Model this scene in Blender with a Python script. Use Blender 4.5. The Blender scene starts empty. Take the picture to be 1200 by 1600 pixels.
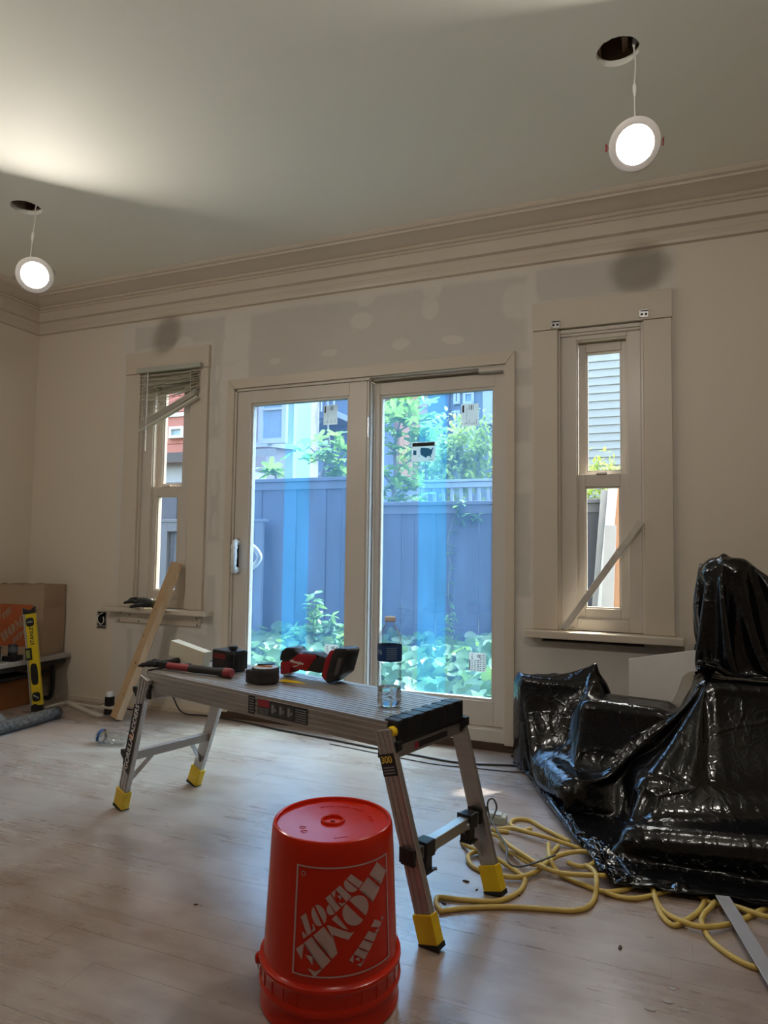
import bpy, bmesh, math, random
import numpy as np
from mathutils import Vector, Matrix, noise, geometry

SC = bpy.context.scene
COL = SC.collection
random.seed(7)
PI = math.pi

# ---------------------------------------------------------------- camera
YAW, PIT, ROL = math.radians(21.65), math.radians(3.37), math.radians(0.78)
FPX, HC = 1040.0, 0.96
def cam_basis():
    cy, sy = math.cos(YAW), math.sin(YAW)
    f0, r0, u0 = Vector((-sy, cy, 0)), Vector((cy, sy, 0)), Vector((0, 0, 1))
    w = f0*math.cos(PIT) + u0*math.sin(PIT)
    u = -f0*math.sin(PIT) + u0*math.cos(PIT)
    return r0*math.cos(ROL) + u*math.sin(ROL), -r0*math.sin(ROL) + u*math.cos(ROL), w
CR, CU, CW = cam_basis()
CPOS = Vector((0, 0, HC))
cam = bpy.data.objects.new('camera', bpy.data.cameras.new('camera'))
COL.objects.link(cam)
cam.matrix_world = Matrix(((CR.x, CU.x, -CW.x, 0), (CR.y, CU.y, -CW.y, 0), (CR.z, CU.z, -CW.z, HC), (0, 0, 0, 1)))
cam.data.sensor_fit = 'VERTICAL'
cam.data.sensor_height = 36.0
cam.data.lens = FPX/1600*36.0
cam.data.clip_start = 0.02
SC.camera = cam
def ray(x, y): return CR*((x-600)/FPX) + CU*((800-y)/FPX) + CW
def onY(x, y, Y): d = ray(x, y); return CPOS + d*(Y/d.y)
def onZ(x, y, Z=0.0): d = ray(x, y); return CPOS + d*((Z-HC)/d.z)

# ---------------------------------------------------------------- world, sun, exposure
SUN_TO = Vector((0.292, 0.407, 1.0)).normalized()       # direction towards the sun
world = bpy.data.worlds.new('sky'); SC.world = world
world.use_nodes = True
wn = world.node_tree
bg = wn.nodes['Background']
sky = wn.nodes.new('ShaderNodeTexSky')
sky.sky_type = 'NISHITA'
sky.sun_disc = False
sky.sun_elevation = math.asin(SUN_TO.z)
sky.sun_rotation = math.atan2(SUN_TO.x, SUN_TO.y)
sky.air_density = 1.0; sky.dust_density = 5.0; sky.ozone_density = 1.0
mxw = wn.nodes.new('ShaderNodeMix'); mxw.data_type = 'RGBA'; mxw.blend_type = 'MULTIPLY'; mxw.inputs[0].default_value = 1.0
mxw.inputs[7].default_value = (1.0, .90, .76, 1)        # the camera's daylight white balance
wn.links.new(sky.outputs[0], mxw.inputs[6]); wn.links.new(mxw.outputs[2], bg.inputs[0])
bg.inputs[1].default_value = 3.4
sl = bpy.data.lights.new('sun_offscreen', 'SUN'); sl.energy = 15.0; sl.angle = math.radians(0.6); sl.color = (1, .95, .87)
sun = bpy.data.objects.new('sun_offscreen', sl); COL.objects.link(sun)
sun.location = (3, 10, 20)
sun.rotation_euler = SUN_TO.to_track_quat('Z', 'Y').to_euler()
LAMP_L = 278.0                                          # radiance of the disc lights
SC.view_settings.view_transform = 'Standard'
SC.view_settings.look = 'None'
SC.view_settings.exposure = 0.0
SC.view_settings.gamma = 1.0
SC.view_settings.use_curve_mapping = False
SC.cycles.use_denoising = True
SC.cycles.max_bounces = 10
SC.cycles.transparent_max_bounces = 16
SC.cycles.sample_clamp_indirect = 8.0
SC.cycles.caustics_reflective = False
SC.cycles.caustics_refractive = False

# ---------------------------------------------------------------- helpers
ROOTM = {}
def tag(o, label=None, cat=None, group=None, kind=None):
    if label: o['label'] = label
    if cat: o['category'] = cat
    if group: o['group'] = group
    if kind: o['kind'] = kind
    return o
def thing(name, label, cat, loc=(0, 0, 0), rotz=0.0, group=None, kind=None):
    o = bpy.data.objects.new(name, None); COL.objects.link(o)
    o.empty_display_size = 0.05
    o.location = loc; o.rotation_euler = (0, 0, rotz)
    ROOTM[o.name] = Matrix.Translation(loc) @ Matrix.Rotation(rotz, 4, 'Z')
    return tag(o, label, cat, group, kind)
def rootm(o):
    m = Matrix.Identity(4)
    while o is not None:
        m = ROOTM.get(o.name, Matrix.Identity(4)) @ m
        o = o.parent
    return m
def link(name, bm, mat, parent=None, smooth=False, world=False, kind=None):
    """one mesh object; world=True: bm is in world coordinates"""
    if world and parent is not None:
        bm.transform(rootm(parent).inverted())
    me = bpy.data.meshes.new(name)
    bm.normal_update()
    bm.to_mesh(me); bm.free()
    for m in (mat if isinstance(mat, (list, tuple)) else [mat]):
        me.materials.append(m)
    if smooth is True:
        for p in me.polygons: p.use_smooth = True
    elif smooth:
        for p in me.polygons: p.use_smooth = True
        me.set_sharp_from_angle(angle=math.radians(smooth))
    o = bpy.data.objects.new(name, me); COL.objects.link(o)
    if parent is not None: o.parent = parent
    if kind: o['kind'] = kind
    return o
def inst(src, name, loc=(0, 0, 0), rot=(0, 0, 0), scale=(1, 1, 1), parent=None, matrix=None):
    o = bpy.data.objects.new(name, src if isinstance(src, bpy.types.Mesh) else src.data); COL.objects.link(o)
    if parent is not None: o.parent = parent
    if matrix is not None: o.matrix_basis = matrix
    else:
        o.location = loc; o.rotation_euler = rot; o.scale = scale
    return o
def copy_tree(o, parent=None):
    c = o.copy(); COL.objects.link(c)
    if parent is not None: c.parent = parent
    if o.name in ROOTM: ROOTM[c.name] = ROOTM[o.name]
    for ch in list(o.children): copy_tree(ch, c)
    return c
def B(): return bmesh.new()
def ubev(bm, verts, off, seg=2):
    vs = set(verts)
    es = [e for e in bm.edges if e.verts[0] in vs and e.verts[1] in vs]
    bmesh.ops.bevel(bm, geom=es, offset=off, segments=seg, affect='EDGES', profile=0.6)
def box(bm, c, s, M=None, bev=0.0, seg=2, mi=0):
    n0 = len(bm.faces)
    r = bmesh.ops.create_cube(bm, size=1.0)
    vs = r['verts']
    for v in vs: v.co = Vector((c[0]+v.co.x*s[0], c[1]+v.co.y*s[1], c[2]+v.co.z*s[2]))
    if M is not None: bmesh.ops.transform(bm, matrix=M, verts=vs)
    if mi:
        for v in vs:
            for f in v.link_faces: f.material_index = mi
    if bev > 0: ubev(bm, vs, bev, seg)
    return bm
def bx(bm, x0, x1, y0, y1, z0, z1, bev=0.0, mi=0, M=None):
    return box(bm, ((x0+x1)/2, (y0+y1)/2, (z0+z1)/2), (abs(x1-x0), abs(y1-y0), abs(z1-z0)), M, bev, mi=mi)
def frame_of(d):
    d = d.normalized()
    a = Vector((0, 0, 1)) if abs(d.z) < 0.9 else Vector((1, 0, 0))
    x = d.cross(a).normalized(); y = d.cross(x).normalized()
    return x, y
def bar(bm, p0, p1, w, h, up=None, bev=0.0, mi=0):
    """rectangular bar from p0 to p1; h measured along 'up'"""
    p0, p1 = Vector(p0), Vector(p1)
    d = (p1-p0); L = d.length; d.normalize()
    u = Vector(up) if up is not None else (Vector((0, 0, 1)) if abs(d.z) < .95 else Vector((0, 1, 0)))
    s = d.cross(u).normalized(); u = s.cross(d).normalized()
    M = Matrix(((s.x, d.x, u.x, 0), (s.y, d.y, u.y, 0), (s.z, d.z, u.z, 0), (0, 0, 0, 1)))
    M = Matrix.Translation((p0+p1)/2) @ M
    return box(bm, (0, 0, 0), (w, L, h), M, bev, mi=mi)
def tube(bm, pts, r, seg=8, caps=True, mi=0, closed=False):
    pts = [Vector(p) for p in pts]
    n = len(pts); rs = r if isinstance(r, (list, tuple)) else [r]*n
    rings = []; px = None
    for i, p in enumerate(pts):
        if closed: t = (pts[(i+1) % n]-pts[i-1])
        else: t = (pts[min(i+1, n-1)]-pts[max(i-1, 0)])
        t.normalize()
        if px is None: x, y = frame_of(t)
        else:
            x = (px - t*px.dot(t))
            if x.length < 1e-6: x, y = frame_of(t)
            x.normalize(); y = t.cross(x).normalized()
        px = x
        rings.append([bm.verts.new(p + (x*math.cos(2*PI*k/seg) + y*math.sin(2*PI*k/seg))*rs[i]) for k in range(seg)])
    m = n if closed else n-1
    for i in range(m):
        a, b = rings[i], rings[(i+1) % n]
        for k in range(seg):
            f = bm.faces.new((a[k], a[(k+1) % seg], b[(k+1) % seg], b[k])); f.material_index = mi
    if caps and not closed:
        for rg, fl in ((rings[0], True), (rings[-1], False)):
            f = bm.faces.new(rg[::-1] if fl else rg); f.material_index = mi
    return bm
def lathe(bm, prof, seg=32, M=None, mi=0, mif=None, cap=True):
    """prof: list of (r, z)"""
    rings = []
    for r, z in prof:
        if r < 1e-6: rings.append([bm.verts.new((0, 0, z))])
        else: rings.append([bm.verts.new((r*math.cos(2*PI*k/seg), r*math.sin(2*PI*k/seg), z)) for k in range(seg)])
    fs = []
    for i in range(len(rings)-1):
        a, b = rings[i], rings[i+1]
        for k in range(seg):
            k2 = (k+1) % seg
            if len(a) == 1 and len(b) == 1: continue
            if len(a) == 1: f = bm.faces.new((a[0], b[k2], b[k]))
            elif len(b) == 1: f = bm.faces.new((a[k], a[k2], b[0]))
            else: f = bm.faces.new((a[k], a[k2], b[k2], b[k]))
            f.material_index = mif(i) if mif else mi
    if M is not None:
        vs = [v for r in rings for v in r]
        bmesh.ops.transform(bm, matrix=M, verts=vs)
    return bm
def prism(bm, poly, z0, z1, M=None, bev=0.0, mi=0):
    """poly (x,y) extruded z0..z1"""
    a = [bm.verts.new((p[0], p[1], z0)) for p in poly]
    b = [bm.verts.new((p[0], p[1], z1)) for p in poly]
    n = len(poly)
    fs = [bm.faces.new(a[::-1]), bm.faces.new(b)]
    for k in range(n): fs.append(bm.faces.new((a[k], a[(k+1) % n], b[(k+1) % n], b[k])))
    for f in fs: f.material_index = mi
    bmesh.ops.recalc_face_normals(bm, faces=fs)
    if M is not None: bmesh.ops.transform(bm, matrix=M, verts=a+b)
    if bev > 0: ubev(bm, a+b, bev, 2)
    return bm
def smooth_path(pts, n=8, closed=False):
    pts = [Vector(p) for p in pts]; out = []
    N = len(pts)
    rng = range(N if closed else N-1)
    for i in rng:
        if closed: p0, p1, p2, p3 = pts[i-1], pts[i], pts[(i+1) % N], pts[(i+2) % N]
        else: p0, p1, p2, p3 = pts[max(i-1, 0)], pts[i], pts[i+1], pts[min(i+2, N-1)]
        for k in range(n):
            t = k/n
            out.append(0.5*((2*p1) + (p2-p0)*t + (2*p0-5*p1+4*p2-p3)*t*t + (3*p1-p0-3*p2+p3)*t*t*t))
    if not closed: out.append(pts[-1])
    return out
def M_axes(o, x, y, z):
    return Matrix(((x[0], y[0], z[0], o[0]), (x[1], y[1], z[1], o[1]), (x[2], y[2], z[2], o[2]), (0, 0, 0, 1)))
def text_bm(body, size, depth=0.0005, bold=0.0, align='CENTER', shear=0.0, spacing=1.0):
    cu = bpy.data.curves.new('t', 'FONT'); cu.body = body; cu.size = size; cu.extrude = depth
    cu.offset = bold; cu.align_x = align; cu.align_y = 'CENTER'; cu.shear = shear; cu.space_character = spacing
    cu.resolution_u = 4
    o = bpy.data.objects.new('t', cu); COL.objects.link(o)
    me = bpy.data.meshes.new_from_object(o)
    bm = B(); bm.from_mesh(me)
    bpy.data.objects.remove(o); bpy.data.curves.remove(cu); bpy.data.meshes.remove(me)
    return bm
def add_text(bm, body, size, M, depth=0.0005, bold=0.0, mi=0, align='CENTER', shear=0.0, spacing=1.0):
    tb = text_bm(body, size, depth, bold, align, shear, spacing)
    tb.transform(M)
    for f in tb.faces: f.material_index = mi
    me = bpy.data.meshes.new('tmp'); tb.to_mesh(me); tb.free()
    n0 = len(bm.faces)
    bm.from_mesh(me)
    bm.faces.ensure_lookup_table()
    for f in bm.faces[n0:]: f.material_index = mi
    bpy.data.meshes.remove(me)
    return bm

# ---------------------------------------------------------------- materials
class NT:
    def __init__(s, name):
        s.m = bpy.data.materials.new(name); s.m.use_nodes = True
        s.t = s.m.node_tree; s.p = s.t.nodes['Principled BSDF']; s.out = s.t.nodes['Material Output']
    def n(s, kind, **kw):
        nd = s.t.nodes.new('ShaderNode'+kind)
        for k, v in kw.items(): setattr(nd, k, v)
        return nd
    def l(s, a, b): s.t.links.new(a, b)
    def math(s, op, a, b=None, c=None, clamp=False):
        nd = s.n('Math', operation=op, use_clamp=clamp)
        for i, v in enumerate((a, b, c)):
            if v is None: continue
            if isinstance(v, (int, float)): nd.inputs[i].default_value = v
            else: s.l(v, nd.inputs[i])
        return nd.outputs[0]
    def mix(s, fac, a, b, mode='MIX'):
        nd = s.n('Mix', data_type='RGBA', blend_type=mode)
        for i, v in ((0, fac), (6, a), (7, b)):
            if isinstance(v, (int, float)): nd.inputs[i].default_value = v
            elif isinstance(v, (tuple, list)): nd.inputs[i].default_value = (v[0], v[1], v[2], 1)
            else: s.l(v, nd.inputs[i])
        return nd.outputs[2]
    def mrange(s, v, a, b, c=0.0, d=1.0):
        nd = s.n('MapRange'); s.l(v, nd.inputs[0])
        for i, x in enumerate((a, b, c, d)): nd.inputs[i+1].default_value = x
        return nd.outputs[0]
    def noise(s, vec, scale, detail=4, rough=0.55, dist=0.0):
        nd = s.n('TexNoise'); nd.inputs['Scale'].default_value = scale; nd.inputs['Detail'].default_value = detail
        nd.inputs['Roughness'].default_value = rough; nd.inputs['Distortion'].default_value = dist
        if vec is not None: s.l(vec, nd.inputs['Vector'])
        return nd.outputs[0]
    def mapping(s, vec, scale=(1, 1, 1), rot=(0, 0, 0), loc=(0, 0, 0)):
        nd = s.n('Mapping'); s.l(vec, nd.inputs[0])
        nd.inputs['Scale'].default_value = scale; nd.inputs['Rotation'].default_value = rot; nd.inputs['Location'].default_value = loc
        return nd.outputs[0]
    def obj(s): return s.n('TexCoord').outputs['Object']
    def pos(s): return s.n('NewGeometry').outputs['Position']
    def bump(s, h, strength=0.2, dist=0.01):
        nd = s.n('Bump'); nd.inputs['Strength'].default_value = strength; nd.inputs['Distance'].default_value = dist
        s.l(h, nd.inputs['Height']); s.l(nd.outputs[0], s.p.inputs['Normal'])
    def set(s, **kw):
        for k, v in kw.items():
            inp = s.p.inputs[k.replace('_', ' ')]
            if hasattr(v, 'is_linked') or isinstance(v, bpy.types.NodeSocket): s.l(v, inp)
            elif isinstance(v, (tuple, list)) and len(v) == 3: inp.default_value = (*v, 1)
            else: inp.default_value = v
def mat(name, col, rough=0.5, metal=0.0, var=0.08, scale=12.0, bump=0.0, bscale=60.0, spec=0.5, coat=0.0, trans=0.0, ior=1.45, stretch=None, alpha=None):
    """general procedural material: noise-varied colour and roughness"""
    t = NT(name)
    co = t.obj()
    if stretch: co = t.mapping(co, stretch)
    n = t.noise(co, scale, 5)
    v = t.mrange(n, 0.25, 0.75)
    lo = tuple(c*(1-var) for c in col); hi = tuple(min(1, c*(1+var)) for c in col)
    t.set(Base_Color=t.mix(v, lo, hi), Metallic=metal, Roughness=t.mrange(n, .25, .75, rough*0.85, min(1, rough*1.15)))
    t.p.inputs['Specular IOR Level'].default_value = spec
    t.p.inputs['Coat Weight'].default_value = coat
    t.p.inputs['IOR'].default_value = ior
    t.p.inputs['Transmission Weight'].default_value = trans
    if bump > 0: t.bump(t.noise(co, bscale, 4), bump, 0.005)
    return t.m
def emis(name, col, s):
    t = NT(name); t.set(Base_Color=(0.8, .8, .8), Emission_Color=col, Emission_Strength=s)
    return t.m

PAINT = mat('cream_paint', (.61, .53, .43), .42, var=.03, scale=3, bump=.12, bscale=25)
PAINT_WALL = mat('cream_wall_paint', (.70, .615, .50), .6, var=.03, scale=2, bump=.08, bscale=30)
CEIL = mat('ceiling_paint', (.90, .885, .80), .75, var=.02, scale=1.5, bump=.05, bscale=40)
VINYL = mat('white_vinyl', (.60, .54, .47), .35, var=.02, scale=4)
BLACKP = mat('black_plastic', (.012, .012, .013), .4, var=.2, scale=20)
BLACKM = mat('black_matte', (.015, .014, .014), .8, var=.2)
REDP = mat('red_plastic', (.33, .012, .018), .4, var=.1, scale=20)
YELLOWP = mat('yellow_plastic', (.75, .50, .01), .4, var=.08, scale=15)
ALU = mat('aluminium', (.48, .46, .44), .38, metal=.85, var=.15, scale=8, stretch=(1, 40, 40), bump=.05, bscale=40)
WHITEP = mat('white_plastic', (.8, .79, .77), .4, var=.02)
DARKWOOD = mat('dark_raw_wood', (.075, .045, .03), .8, var=.3, scale=12, bump=.2)
GREYSTEEL = mat('steel', (.5, .5, .5), .35, metal=1.0, var=.2, scale=15)
WHITEINK = mat('white_print', (.75, .72, .70), .6, var=.02)
def wood(name, c1, c2, rough=.55, axis=2, ringscale=9.0, bump=.05):
    t = NT(name)
    st = [14.0, 14.0, 14.0]; st[axis] = 1.1
    co = t.mapping(t.obj(), tuple(st))
    n1 = t.noise(co, 2.2, 6, .6, 1.2)
    n2 = t.noise(t.mapping(t.obj(), tuple(x*4 for x in st)), 3.0, 3)
    f = t.mrange(t.math('ADD', t.math('MULTIPLY', n1, .75), t.math('MULTIPLY', n2, .25)), .3, .7)
    t.set(Base_Color=t.mix(f, c1, c2), Roughness=rough)
    if bump: t.bump(n2, bump, .003)
    return t.m
# ================================================================ room shell
D, XL, XR, YB, ZC = 3.258, -3.825, 2.4, -2.6, 2.62
WT = 0.15

# ---- floor: worn wood boards running along the window wall
t = NT('worn_floor_wood')
pos = t.pos()
rnd = t.n('ObjectInfo').outputs['Random']
grain = t.noise(t.mapping(pos, (.9, 30, 1)), 2.0, 3, .45, .2)
fine = t.noise(t.mapping(pos, (14, 90, 1)), 2.0, 2, .5)
worn = t.mrange(t.noise(t.mapping(pos, (1.0, 1.5, 1)), 1.7, 8, .6, .3), .34, .78)
dust = t.mrange(t.noise(t.mapping(pos, (2.2, 4.5, 1)), 3.1, 5, .5), .36, .84)
base = t.mix(t.mrange(grain, .1, .9), (.165, .098, .070), (.235, .147, .106))
base = t.mix(t.math('MULTIPLY', rnd, .5), base, (.235, .145, .095))
base = t.mix(t.math('MULTIPLY', worn, .5), base, (.34, .27, .22))
base = t.mix(t.math('MULTIPLY', dust, .42), base, (.56, .50, .45))
plaster = t.mrange(t.noise(t.mapping(pos, (1.1, 1.6, 1)), 2.6, 4, .5, .4), .30, .70)      # patchy plaster dust
base = t.mix(t.math('MULTIPLY', plaster, .26), base, (.60, .54, .48))
scr = t.mrange(t.noise(t.mapping(pos, (2, 60, 1), (0, 0, .5)), 3.0, 2), .73, .76)
base = t.mix(t.math('MULTIPLY', scr, .25), base, (.62, .57, .52))
spk = t.n('TexVoronoi'); spk.inputs['Scale'].default_value = 9.0; t.l(pos, spk.inputs['Vector'])
spm = t.mrange(spk.outputs['Distance'], .035, .06, 1, 0)
spf = t.math('MULTIPLY', spm, t.mrange(t.noise(pos, 2.3, 2), .56, .6))
base = t.mix(t.math('MULTIPLY', spf, .75), base, (.68, .65, .6))
t.set(Base_Color=base, Roughness=t.math('ADD', t.math('MULTIPLY', worn, .10), t.mrange(grain, .1, .9, .22, .29)))
t.p.inputs['Specular IOR Level'].default_value = .5; t.p.inputs['IOR'].default_value = 1.95
t.p.inputs['Sheen Weight'].default_value = .2; t.p.inputs['Sheen Roughness'].default_value = .4; t.p.inputs['Sheen Tint'].default_value = (.9, .9, .88, 1)
t.bump(t.math('ADD', fine, t.math('MULTIPLY', t.noise(t.mapping(pos, (25, 60, 1)), 2, 3), .8)), .05, .004)
FLOORM = t.m
b = B(); bx(b, XL-.2, XR+.2, YB-.2, D+WT, -.12, -.014)
floor = tag(link('floor', b, mat('subfloor', (.10, .065, .045), .9)), 'worn reddish wood plank floor with pale dusty patches', 'floor', kind='structure')
b = B(); bx(b, -.5, .5, -.5, .5, -.5, .5); pm = bpy.data.meshes.new('floor_plank'); b.to_mesh(pm); b.free(); pm.materials.append(FLOORM)
y = D; row = 0; PW = .0915
while y > YB:
    y0 = max(y-PW, YB); x = XL - random.uniform(0, 1.3)
    while x < XR:
        L = random.uniform(1.35, 2.1)
        x0, x1 = max(x, XL), min(x+L, XR)
        if XR-x1 < .25: x1 = XR
        if x1-x0 > .12:
            inst(pm, 'floor_plank', ((x0+x1)/2, (y+y0)/2, -.007+random.uniform(-.0002, .0002)), (0, 0, 0), (x1-x0-.0004, y-y0-.0005, .014), floor)
        x = x1 if x1 == XR else x+L
        if x1 == XR: break
    y -= PW

# ---- back wall with patched drywall around the new door
t = NT('patched_wall')
pos = t.pos()
wv = t.n('VectorMath', operation='SCALE'); nz = t.n('TexNoise'); nz.inputs['Scale'].default_value = 7; nz.inputs['Detail'].default_value = 5
t.l(pos, nz.inputs['Vector'])
sub = t.n('VectorMath', operation='SUBTRACT'); t.l(nz.outputs['Color'], sub.inputs[0]); sub.inputs[1].default_value = (.5, .5, .5)
t.l(sub.outputs[0], wv.inputs[0]); wv.inputs['Scale'].default_value = .055
add = t.n('VectorMath', operation='ADD'); t.l(pos, add.inputs[0]); t.l(wv.outputs[0], add.inputs[1])
sp = t.n('SeparateXYZ'); t.l(add.outputs[0], sp.inputs[0]); PXs, PZs = sp.outputs[0], sp.outputs[2]
def mbox(x0, x1, z0, z1, soft=.012):
    a = t.math('SUBTRACT', t.math('ABSOLUTE', t.math('SUBTRACT', PXs, (x0+x1)/2)), (x1-x0)/2)
    c = t.math('SUBTRACT', t.math('ABSOLUTE', t.math('SUBTRACT', PZs, (z0+z1)/2)), (z1-z0)/2)
    return t.mrange(t.math('MAXIMUM', a, c), -soft, soft, 1, 0)
def mell(x, z, rx, rz, soft=.25):
    a = t.math('POWER', t.math('DIVIDE', t.math('SUBTRACT', PXs, x), rx), 2.0)
    c = t.math('POWER', t.math('DIVIDE', t.math('SUBTRACT', PZs, z), rz), 2.0)
    return t.mrange(t.math('ADD', a, c), 1-soft, 1+soft, 1, 0)
def mmax(ms):
    o = ms[0]
    for m in ms[1:]: o = t.math('MAXIMUM', o, m)
    return o
PAINTC, DRYC, MUDC = (.69, .605, .495), (.565, .525, .475), (.67, .62, .555)
zone = mbox(-3.10, .135, .05, 2.375, .02)
dry = mmax([mbox(-3.0, -2.33, 2.205, 2.345), mbox(-2.405, -2.345, 1.62, 2.22), mbox(-2.40, -2.335, 1.0, 1.42), mbox(-2.15, -.55, 1.955, 2.335), mbox(-.50, .06, 2.19, 2.355),
            mbox(-.595, -.525, 1.5, 1.68), mbox(-.60, -.52, 1.78, 1.87), mbox(-.595, -.525, .75, 1.25), mbox(-2.98, -2.33, .12, .46), mbox(-2.40, -2.34, .2, .8)])
blob = mmax([mell(-1.44, 2.21, .07, .05), mell(-1.05, 2.235, .045, .06), mell(-1.03, 2.335, .055, .045), mell(-1.21, 2.06, .055, .03), mell(-.92, 2.05, .06, .025), mell(-.58, 2.21, .09, .09),
             mell(-1.63, 2.05, .05, .022), mell(-1.98, 2.04, .04, .02), mell(-1.42, 2.33, .06, .035), mell(-2.37, 1.75, .018, .06), mell(-2.375, 1.35, .02, .08), mell(-2.62, 2.2, .08, .05),
             mell(-2.36, 1.1, .02, .07), mell(-2.30, .55, .05, .09), mell(-2.55, .38, .12, .08), mell(-2.9, .33, .04, .2), mell(-.58, 1.73, .04, .05), mell(-2.37, 2.0, .015, .05)])
smear = t.mrange(t.noise(t.mapping(pos, (3, 1, 5)), 2.5, 6, .6, .6), .45, .65)
col = t.mix(zone, PAINTC, t.mix(t.math('MULTIPLY', smear, .5), MUDC, (.62, .57, .50)))
col = t.mix(dry, col, t.mix(t.math('MULTIPLY', smear, .35), DRYC, (.60, .555, .50)))
col = t.mix(t.math('MULTIPLY', blob, .75), col, MUDC)
t.set(Base_Color=col, Roughness=t.mix(zone, (.5,)*3, (.85,)*3))
t.bump(t.math('ADD', t.math('MULTIPLY', t.noise(pos, 30, 4), .35), t.math('ADD', blob, t.math('MULTIPLY', dry, -1.0))), .25, .004)
WALLM = t.m

DOOR = (-2.238, -.650, .035, 1.892)                     # rough openings X0 X1 Z0 Z1
WIN2 = (-.395, -.014, .60, 2.042)
WIN1 = (-2.925, -2.544, .60, 2.042)
SLOT = (-.475, -.02, .543, .564)                         # where the apron under the sill is gone
SOCK = (-3.219, -3.147, .456, .558)                      # open outlet box
def wall_with_holes(bm, x0, x1, z0, z1, y0, y1, holes):
    xs = sorted({x0, x1, *[h[0] for h in holes], *[h[1] for h in holes]})
    for i in range(len(xs)-1):
        a, c = xs[i], xs[i+1]
        hs = sorted([(h[2], h[3]) for h in holes if h[0] <= a+1e-6 and h[1] >= c-1e-6])
        z = z0
        for h in hs:
            if h[0] > z+1e-5: bx(bm, a, c, y0, y1, z, h[0])
            z = h[1]
        if z1 > z: bx(bm, a, c, y0, y1, z, z1)
    bmesh.ops.remove_doubles(bm, verts=bm.verts, dist=1e-5)
b = B(); wall_with_holes(b, XL-WT, XR+WT, -.12, ZC+.12, D, D+WT, [DOOR, WIN1, WIN2, SLOT, SOCK])
tag(link('wall_back', b, WALLM), 'cream wall with grey patched drywall around the glass door', 'wall', kind='structure')
b = B(); bx(b, XL-WT, XL, YB, D, -.12, ZC+.12)
tag(link('wall_left', b, PAINT_WALL), 'plain cream painted wall meeting the window wall in the corner', 'wall', kind='structure')
b = B(); bx(b, XR, XR+WT, YB, D, -.12, ZC+.12)
tag(link('wall_right', b, PAINT_WALL), 'plain cream wall opposite the corner with the paper bag', 'wall', kind='structure')
b = B(); bx(b, XL-WT, XR+WT, YB-WT, YB, -.12, ZC+.12)
tag(link('wall_front', b, PAINT_WALL), 'plain cream wall facing the glass door', 'wall', kind='structure')

# ---- ceiling with two cut holes
HOLES = [(-.078, 2.238, .068), (-2.826, 2.298, .070), (-.078, .49, .068), (-2.66, .49, .068)]
b = B()
S = .12
ys = sorted({YB, D, *[h[1]-S for h in HOLES], *[h[1]+S for h in HOLES]})
def cq(x0, x1, y0, y1):
    b.faces.new([b.verts.new(p) for p in ((x0, y0, ZC), (x0, y1, ZC), (x1, y1, ZC), (x1, y0, ZC))])
xs = sorted({XL-.05, XR+.05, *[h[0]-S for h in HOLES], *[h[0]+S for h in HOLES]})
for i in range(len(xs)-1):
    hs = sorted([(h[1]-S, h[1]+S) for h in HOLES if h[0]-S < (xs[i]+xs[i+1])/2 < h[0]+S])
    y = YB-.05
    for h in hs:
        cq(xs[i], xs[i+1], y, h[0]); y = h[1]
    cq(xs[i], xs[i+1], y, D+.05)
for hx, hy, hr in HOLES:
    n = 48; inner = []; outer = []; up = []
    for k in range(n):
        a = 2*PI*k/n
        c, s = math.cos(a), math.sin(a); m = S/max(abs(c), abs(s))
        rr = hr*(1+.035*noise.noise((c*3+hx, s*3, 0)) + .02*noise.noise((c*11+hx, s*11, 2)))
        outer.append(b.verts.new((hx+c*m, hy+s*m, ZC)))
        inner.append(b.verts.new((hx+c*rr, hy+s*rr, ZC))); up.append(b.verts.new((hx+c*rr, hy+s*rr, ZC+.022)))
    for k in range(n):
        k2 = (k+1) % n
        b.faces.new((outer[k2], outer[k], inner[k], inner[k2]))
        b.faces.new((inner[k2], inner[k], up[k], up[k2]))
ceiling = tag(link('ceiling', b, CEIL), 'plain off-white ceiling with round holes cut for the lights', 'ceiling', kind='structure')
JOIST = wood('joist_wood', (.16, .10, .065), (.26, .17, .11), .8, axis=0)
for hx, hy, hr in HOLES:
    b = B(); bx(b, hx-.5, hx+.5, hy-.5, hy+.5, ZC+.30, ZC+.32); 
    for (x0, x1, y0, y1) in ((-.5, -.48, -.5, .5), (.48, .5, -.5, .5), (-.5, .5, -.5, -.48), (-.5, .5, .48, .5)):
        bx(b, hx+x0, hx+x1, hy+y0, hy+y1, ZC+.03, ZC+.30)
    link('cavity_liner', b, JOIST, ceiling)
    b = B(); bx(b, hx-.10, hx-.055, hy-.45, hy+.45, ZC+.024, ZC+.2); link('joist', b, JOIST, ceiling)
    b = B(); bx(b, hx-.05, hx+.45, hy+.075, hy+.11, ZC+.024, ZC+.10); link('joist', b, JOIST, ceiling)
    b = B(); bx(b, hx+.012, hx+.03, hy-.3, hy+.3, ZC+.05, ZC+.07); link('lath', b, JOIST, ceiling)

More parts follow.
